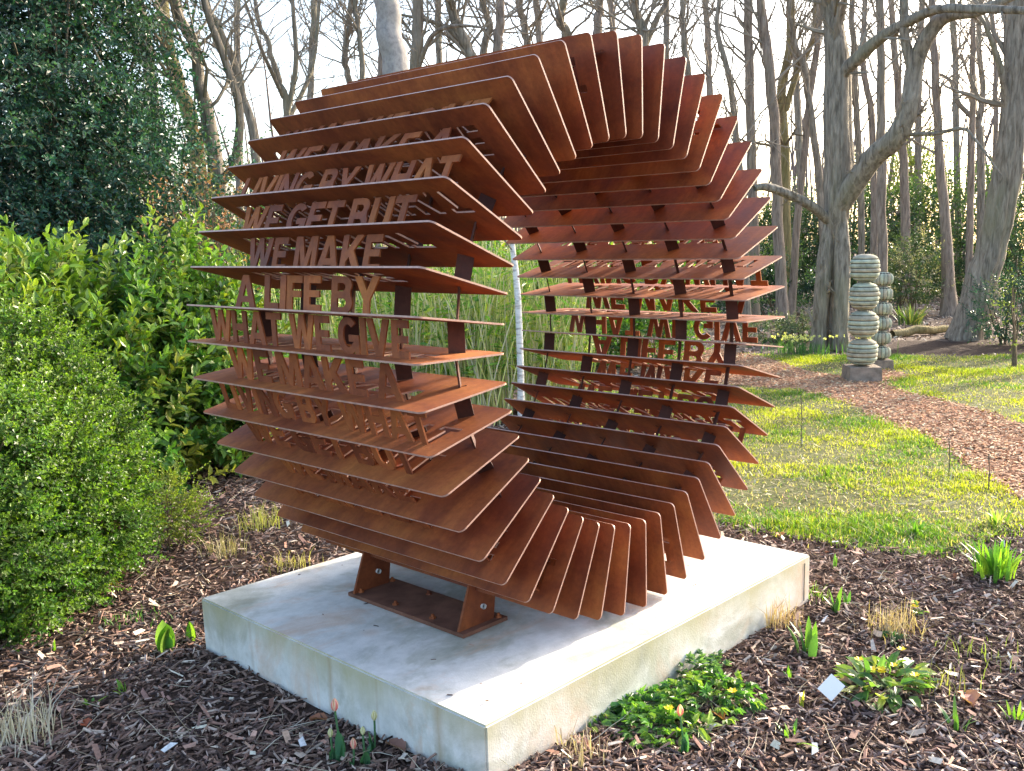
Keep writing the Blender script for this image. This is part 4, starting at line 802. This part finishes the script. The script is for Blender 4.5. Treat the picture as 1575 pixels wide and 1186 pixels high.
# ------------------------------------------------------------------ small plants
def gpt(px, py): P = gp(px, py); return np.array([P[0], P[1], float(gz(P[0], P[1]))])
def strap_plant(name, label, px, py, n, h, w, cols, spread=.03, lean=.45, cat='sprout', mat_=None, group=None, fat=1.0):
    g0 = gpt(px, py); e = empty(name, tuple(g0), label, cat, group); K = 5
    for i in range(n):
        mb = MB(); a = R.uniform(0, 6.28); hh = h * R.uniform(.7, 1.1); ww = w * R.uniform(.8, 1.15); ln = hh * abs(R.normal(0, lean)) * .8; b0_ = g0 + np.array([math.cos(a), math.sin(a), 0]) * spread * R.random() - [0, 0, .01]
        d = np.array([math.cos(a), math.sin(a), 0]); tw = a + R.uniform(-.6, .6) + 1.57; sdir = np.array([math.cos(tw), math.sin(tw), 0]); V = []
        for t in np.linspace(0, 1, K + 2):
            wd = ww * .5 * (math.sin(math.pi * min(1, .18 + t * .82)) ** .7) * fat if t < .999 else .0005
            c = b0_ + d * ln * t ** 1.8 + np.array([0, 0, hh * (t - .18 * t * t * min(1, ln / hh))])
            V += [c - sdir * wd, c - d * wd * .35, c + sdir * wd]
        q_ = np.arange((K + 2) * 3).reshape(K + 2, 3); F = np.stack([q_[:-1, :-1], q_[:-1, 1:], q_[1:, 1:], q_[1:, :-1]], -1).reshape(-1, 4)
        mb.add(V, F, cols[i % len(cols)] * R.uniform(.85, 1.15)); mb.build('leaf', mat_ or LEAF, e, smooth=True)
    return e
GN = np.array([(.07, .17, .06), (.10, .22, .05), (.13, .26, .05)]); GB = np.array([(.14, .30, .04), (.22, .36, .05), (.10, .24, .04)])
strap_plant('tulip_leaves', 'broad cupped green tulip leaves in the mulch left of the plinth', 255, 1000, 5, .125, .062, GB, .016, .14, 'tulip leaves', fat=1.15)
strap_plant('tulip_leaves', 'single upright tulip shoot beside the plinth left corner', 294, 985, 2, .11, .042, GB, .006, .08, 'tulip leaves')
strap_plant('sprout', 'small bright sprout in the left foreground mulch, right of two', 192, 1068, 5, .06, .014, GB, .02, .5, 'sprout')
strap_plant('sprout', 'small bright sprout in the left foreground mulch, left of two', 140, 1085, 5, .045, .014, GB, .02, .6, 'sprout')
strap_plant('sprout', 'tiny green tip near the rounded shrub foot', 82, 1000, 2, .05, .012, GB, .008, .2, 'sprout')
strap_plant('tulip_sprout', 'tall tulip leaf cluster in the mulch right of the plinth', 1245, 1005, 7, .135, .032, GN, .045, .3, 'tulip leaves')
strap_plant('tulip_sprout', 'tulip leaf cluster behind the tallest one, near the plinth right corner', 1285, 943, 5, .115, .026, GN, .025, .3, 'tulip leaves')
strap_plant('tulip_sprout', 'short green leaf pair right of the rear tulip cluster', 1303, 930, 3, .07, .02, GN, .015, .4, 'tulip leaves')
strap_plant('tulip_sprout', 'narrow sprout standing by the plinth back right corner', 1284, 876, 3, .08, .016, GN, .01, .2, 'tulip leaves')
strap_plant('sprout', 'short sprout between the leafy mound and the tulip leaves', 1215, 1045, 4, .06, .013, GB, .015, .4, 'sprout')
strap_plant('sprout', 'yellowish spear shoot left of the white tag', 1232, 1092, 3, .07, .012, np.array([(.35, .33, .06), (.16, .24, .05)]), .01, .2, 'sprout')
strap_plant('sprout', 'small leafy sprout at the bottom below the white tag', 1217, 1138, 6, .06, .014, GB, .03, .7, 'sprout')
strap_plant('sprout', 'leafy sprout in the lower right mulch', 1470, 1120, 8, .09, .014, GN, .04, .7, 'sprout')
strap_plant('sprout', 'sprout at the right frame edge near the bottom', 1565, 1105, 6, .08, .014, GB, .03, .6, 'sprout')
strap_plant('daylily_clump', 'lush bright green daylily clump at the right edge of the bed', 1530, 888, 60, .17, .020, GB, .10, .55, 'daylily')
strap_plant('lawn_plant', 'bright leafy plant in the near lawn right of centre', 1412, 822, 14, .09, .018, GB, .03, .8, 'plant')
strap_plant('lawn_plant', 'pale flowered clump at the far right of the near lawn', 1535, 805, 22, .10, .016, np.array([(.3, .36, .1), (.14, .26, .05), (.5, .5, .25)]), .07, .7, 'plant')
for px_, py_, n_, lab in ((1415, 470, 60, 'rear arching grass clump between trunks right of the stone columns'), (1400, 500, 60, 'front arching grass clump between trunks right of the stone columns')):
    strap_plant('grass_clump', lab, px_, py_, n_, .42, .035, np.array([(.08, .14, .05), (.13, .18, .06), (.2, .2, .09)]), .25, .9, 'grass clump')
tufts = [(200, 958, 70, .05, .10, (.10, .22, .07), 'low feathery green tuft between shrub and plinth corner'), (400, 812, 110, .16, .10, (.38, .38, .16), 'yellow green grass tuft behind the plinth left corner'), (345, 852, 90, .14, .09, (.44, .38, .24), 'straw coloured tuft left of the yellow grass tuft'),
         (450, 872, 60, .10, .09, (.36, .32, .18), 'thin dry tuft close to the plinth back edge'), (1237, 918, 90, .05, .08, (.16, .28, .05), 'low green mat at the plinth right corner'), (1196, 960, 110, .13, .07, (.55, .40, .26), 'tan cut stubble against the plinth right side'),
         (1375, 972, 150, .14, .10, (.52, .40, .28), 'wide tan cut stubble behind the primrose clump'), (890, 1182, 50, .10, .07, (.50, .40, .30), 'dry cut stalks at the bottom edge right of the plinth corner'), (45, 1140, 90, .20, .08, (.62, .55, .46), 'pale dead grass tuft in the bottom left corner'), (1500, 1010, 40, .10, .12, (.16, .20, .08), 'wispy green weeds at the right of the bed'), (1440, 1060, 36, .12, .10, (.20, .20, .10), 'wispy stems behind the lower right sprout')]
for px_, py_, n, h_, s_, c_, lab in tufts:
    g0 = gpt(px_, py_); e = empty('grass_tuft', tuple(g0), lab, 'grass tuft'); x = g0[0] + R.normal(0, s_ * .6, n); y = g0[1] + R.normal(0, s_ * .6, n)
    blades(x, y, R.uniform(.4, 1.1, n) * h_, np.full(n, .0045), np.array(c_) * R.uniform(.6, 1.25, (n, 1)), .55).build('blades', DEAD if c_[0] > .42 else GRASS, e, kind='stuff')
# tulips in bud
TULIP = mat_attr('tulip_petal', .45, .4, .25)
def tulip(px, py, h, label, tip, bud=.032, nl=3):
    g0 = gpt(px, py); h = h * 1.3; bud = bud * 1.0; e = strap_plant('tulip', label, px, py, nl, h * .72, .030, np.array([(.07, .19, .10), (.09, .22, .10)]), .008, .25, 'tulip', group=None)
    lean = R.normal(0, .06, 2) * h; top = g0 + [lean[0], lean[1], h]
    mb = MB(); tubes(mb, resample(np.array([[g0, (g0 + top) / 2 + [.002, 0, 0], top]]), 6), np.full((1, 6), .0032), 6, np.array([[.10, .22, .10]])); mb.build('stem', LEAF, e, smooth=True)
    for i in range(4):
        mb = MB(); a0 = i * math.pi / 2; V = []; C_ = []; K = 7
        for t in np.linspace(0, 1, K):
            rr_ = bud * .29 * math.sin(math.pi * min(.97, .12 + t * .86)) ** .8
            for g_ in np.linspace(-1, 1, 5):
                a = a0 + g_ * .95 * (1 - t * .55); V.append(top + [rr_ * math.cos(a), rr_ * math.sin(a), t * bud]); f = min(1, max(0, abs(g_) * 1.5 - .45 + .15 * t))
                C_.append(np.array(tip) * (1 - f) + np.array([.82, .76, .58]) * f)
        q_ = np.arange(K * 5).reshape(K, 5); mb.add(V, np.stack([q_[:-1, :-1], q_[:-1, 1:], q_[1:, 1:], q_[1:, :-1]], -1).reshape(-1, 4), np.array(C_)); mb.build('petal', TULIP, e, smooth=True)
RED = (.66, .13, .14)
tulip(524, 1172, .125, 'tallest tulip in red and white bud before the plinth front', RED, .040)
tulip(511, 1172, .060, 'short tulip with a cream bud at the foot of the tallest one', (.45, .45, .22), .028, 2)
tulip(543, 1180, .045, 'low tulip with a bright red striped bud, between the taller ones', RED, .034, 1)
tulip(560, 1178, .075, 'middle tulip with a closed greenish bud', (.42, .46, .24), .026, 3)
tulip(576, 1160, .085, 'tulip with a cream bud nearest the plinth face', (.50, .46, .24), .032, 3)
tulip(1052, 1165, .09, 'single red striped tulip bud in front of the leafy mound', RED, .036, 4)
# leafy mounds
def mound(name, label, px, py, rx, rz_, n, ll, lw, cols, cat, hi=True, flowers=None, lobed=False):
    g0 = gpt(px, py); e = empty(name, tuple(g0), label, cat); mb = MB()
    d = rdir(n); d[:, 2] = np.abs(d[:, 2]); rr_ = R.uniform(.35, 1, n) ** .6
    P = g0 + d * [rx, rx * .8, rz_] * rr_[:, None]; D = unit(d * [1, 1, .4] + R.normal(0, .4, d.shape)); c = cols[R.integers(0, len(cols), n)] * R.uniform(.7, 1.25, (n, 1))
    if lobed:
        P = np.repeat(P, 5, 0); a = np.tile(np.linspace(-1.1, 1.1, 5), n); Dr = np.repeat(D, 5, 0); S = unit(np.cross(Dr, [0, 0, 1.])); D = Dr * np.cos(a)[:, None] + S * np.sin(a)[:, None]; c = np.repeat(c, 5, 0); n = n * 5
    leaves(mb, P, D, np.tile([0, 0, 1.], (n, 1)) + R.normal(0, .35, (n, 3)), R.uniform(.7, 1.2, n) * ll, R.uniform(.7, 1.1, n) * lw, c, hi, .2, .25); mb.build('foliage', LEAF, e)
    mb = MB(); m = 30; a = R.uniform(0, 6.28, m); tips = g0 + np.stack([np.cos(a) * rx * .8, np.sin(a) * rx * .65, np.full(m, rz_ * .6)], -1) * R.uniform(.3, 1, (m, 1)); tubes(mb, resample(np.stack([np.tile(g0, (m, 1)), (tips + g0) / 2 + [0, 0, .015], tips], 1), 5), np.full((m, 5), .0018), 4, np.tile([[.14, .2, .08]], (m, 1))); mb.build('stems', LEAF, e)
    if flowers:
        for q_ in range(flowers):
            mb = MB(); fp_ = g0 + np.array([R.normal(0, rx * .5), R.normal(0, rx * .4), rz_ * R.uniform(.8, 1.1)]); a = np.arange(6) / 6 * 6.28; D = np.stack([np.cos(a), np.sin(a), np.full(6, .25)], -1)
            leaves(mb, np.tile(fp_, (6, 1)), D, np.tile([0, 0, 1.], (6, 1)), .019, .018, np.tile([[.80, .62, .03]], (6, 1)), False, -.1, -.05); mb.build('flower', LEAF, e)
    return e
mound('leafy_mound', 'fresh green lobed leafy mound to the right of the plinth front corner', 1090, 1085, .21, .085, 130, .036, .02, np.array([(.08, .20, .05), (.12, .26, .05), (.06, .15, .04), (.2, .3, .06)]), 'plant', False, 2, True)
mound('leafy_mound', 'low grey green crinkled mound against the plinth side', 1060, 1035, .17, .075, 130, .028, .017, np.array([(.10, .19, .10), (.14, .24, .12)]), 'plant', False, 0, True)
mound('leafy_mound', 'loose trailing green leaves between the leafy mound and the plinth side', 985, 1098, .15, .05, 110, .034, .02, np.array([(.09, .22, .05), (.16, .30, .06), (.06, .15, .04)]), 'plant', False, 1, True)
mound('leafy_mound', 'straggling bright leaves between the trailing leaves and the bottom edge', 1010, 1128, .15, .045, 90, .036, .021, np.array([(.12, .26, .05), (.20, .34, .06), (.08, .18, .04)]), 'plant', False, 0, True)
mound('creeping_plant', 'low spreading dark green plant at the plinth right side foot', 900, 1108, .15, .05, 130, .045, .026, np.array([(.05, .14, .05), (.08, .18, .05), (.2, .28, .05)]), 'plant')
mound('primrose_clump', 'primrose clump with broad leaves and small yellow flowers behind the tag', 1362, 1058, .17, .075, 120, .075, .034, np.array([(.09, .20, .06), (.14, .26, .07), (.22, .32, .07), (.06, .15, .05), (.32, .36, .12)]), 'primroses', True, 7)
mound('small_plant', 'small dark green leafy rosette behind the primroses', 1375, 985, .05, .03, 24, .04, .02, np.array([(.06, .15, .05)]), 'plant')
mound('daffodil_bloom', 'low plant with a small yellow bloom above the tan stubble', 1412, 948, .04, .05, 14, .04, .016, np.array([(.12, .22, .06)]), 'plant', True, 2)
mound('variegated_plant', 'low yellow edged plant under the rounded shrub', 158, 905, .07, .035, 30, .035, .016, np.array([(.45, .38, .08), (.12, .18, .05)]), 'plant')
mound('yellow_tulip_leaf_clump', 'yellowing leaves in front of the leafy mound', 1075, 1140, .07, .045, 16, .055, .028, np.array([(.55, .50, .05), (.2, .3, .05)]), 'plant')
# white tag
g0 = gpt(1278, 1080); P = at(1278, 1062, 1); e = empty('plant_tag', tuple(g0), 'blank white plant tag tilted on its thin wire stem', 'plant tag')
tp = gpt(1278, 1080) + [0, 0, .05]; mb = MB(); f2 = -M[2]; nrm = unit(np.array([f2[0], f2[1], 1.0])); r_ = unit(M[0] * [1, 1, 0]); r_ = unit(r_ - nrm * (r_ @ nrm)); u_ = np.cross(nrm, r_); c45, s45 = math.cos(.75), math.sin(.75)
rotm = np.stack([r_ * c45 + u_ * s45, -r_ * s45 + u_ * c45, nrm], 1); box(mb, tp, (.075, .060, .002), rotm); mb.build('card', mat_plain('white_tag', (.80, .80, .80), .45, .5, 5, .02), e)
mb = MB(); tubes(mb, resample(np.array([[g0 + M[0] * .12 - [0, 0, .01], g0 + M[0] * .05 + [0, 0, .012], tp]]), 6), np.full((1, 6), .0018), 5, np.array([[.5, .47, .4]])); mb.build('stem', DEAD, e)
# fallen leaves picked out in the photo
for px_, py_, s_, c_, lab in ((1150, 952, .05, (.55, .13, .04), 'bright orange curled leaf against the plinth right side'), (1133, 950, .05, (.18, .04, .035), 'dark maroon leaf beside the bright orange curled one'), (132, 1122, .05, (.38, .11, .06), 'reddish brown leaf in the left foreground mulch'), (1300, 1055, .045, (.55, .34, .24), 'pale tan leaf just right of the white tag'),
                              (490, 1112, .06, (.34, .15, .09), 'brown leaf left of the tallest tulip'), (610, 1160, .08, (.30, .16, .12), 'large pinkish brown leaf right of the tulips'), (1200, 828, .06, (.45, .22, .12), 'tan leaf on the lawn edge behind the plinth'), (1490, 1080, .09, (.42, .22, .17), 'broad pinkish leaf in the lower right mulch'), (1105, 1110, .06, (.40, .20, .09), 'russet leaf tucked under the leafy mound')):
    g0 = gpt(px_, py_) + [0, 0, .012]; mb = MB(); K = 7; a = R.uniform(0, 6.28); A = np.array([math.cos(a), math.sin(a), .1]); S = np.array([-math.sin(a), math.cos(a), .1]); V = []
    for t in np.linspace(0, 1, K):
        w_ = s_ * .36 * math.sin(math.pi * min(.98, .03 + t * .95)) ** .7 * (1 + .18 * math.sin(t * 22))
        for g_ in (-1, -.5, 0, .5, 1): V.append(g0 + A * (t - .5) * s_ + S * w_ * g_ + np.array([0, 0, 1]) * (abs(g_) ** 1.5 * s_ * .22 + s_ * .12 * math.sin(t * 4)))
    q_ = np.arange(K * 5).reshape(K, 5); mb.add(V, np.stack([q_[:-1, :-1], q_[:-1, 1:], q_[1:, 1:], q_[1:, :-1]], -1).reshape(-1, 4), np.array(c_)); tag(mb.build('fallen_leaf', DEAD, smooth=True), lab, 'leaf')
# bits of bark and leaf blown on to the plinth
n = 46; x = R.uniform(-.92, .92, n); y = R.uniform(-.78, .78, n); mb = chips(x, y, R.uniform(.006, .03, n), R.uniform(.003, .010, n), R.uniform(.001, .003, n), MC, .1, 0)
mb.v[0][:, 2] += np.repeat(ZP - gz(x, y) - .003, 8); tag(mb.build('debris', CHIP), 'tiny bits of bark lying on the concrete plinth top', 'debris', kind='stuff')
# dead stalks lying and standing in the bed
n = 1500; x, y = scatter_xy(n, 2.0, 7.5, -150, 1750, 1.1); k = (region(x, y) == 0) & ~((np.abs(x) < PLX + .06) & (np.abs(y) < PLY + .06)); x, y = x[k], y[k]; n = len(x)
a = R.uniform(0, 6.28, n); L = R.uniform(.05, .20, n); el = np.abs(R.normal(0, .22, n)); P0 = np.stack([x, y, gz(x, y) + .010], -1); D = np.stack([np.cos(a) * np.cos(el), np.sin(a) * np.cos(el), np.sin(el)], -1)
Q, qr = grow(P0, D, L, np.full(n, .0018), 5, .12, 0); mb = MB(); tubes(mb, Q, qr, 3, np.array([(.5, .42, .32), (.38, .30, .22), (.6, .54, .44)])[R.integers(0, 3, n)]); tag(mb.build('dead_stalks', DEAD), 'pale broken dead stalks scattered over the mulch', 'dead stalks', kind='stuff')
# thin garden stakes in the lawn
for px_, py_, h_, lab in ((1232, 690, .42, 'thin grey stake in the lawn nearest the ring'), (1459, 735, .26, 'thin dark stake beside the chip path'), (1520, 755, .24, 'thin pale stake near the right frame edge')):
    g0 = gpt(px_, py_); mb = MB(); tubes(mb, np.array([[g0 - [0, 0, .05], g0 + [.005, 0, h_ / 2], g0 + [0, .01, h_]]]), np.full((1, 3), .0035), 6); tag(mb.build('stake', TWIG), lab, 'stake')
# mossy logs edging the wood
for (xa, ya, xb, yb, r_, lab, m_) in ((1372, 519, 1472, 512, .085, 'mossy log edging the bed beneath the leaning tree', BARKY), (1150, 470, 1250, 455, .07, 'grey fallen branch on the woodland floor behind the ring', BARKG), (1170, 485, 1262, 492, .06, 'second fallen branch below the grey one', BARKB), (1400, 432, 1520, 436, .05, 'thin fallen pole crossing between the far trunks', BARKB)):
    A = gp(xa, ya); B_ = gp(xb, yb); A[2] = B_[2] = r_ * .5; P = resample(np.array([[A, (A + B_) / 2 + [0, 0, .04], B_]]), 9); P[:, 1:-1] += R.normal(0, .02, (1, 7, 3)); mb = MB(); tubes(mb, P, np.linspace(r_, r_ * .7, 9)[None], 9); tag(mb.build('fallen_log', m_, smooth=True), lab, 'log')
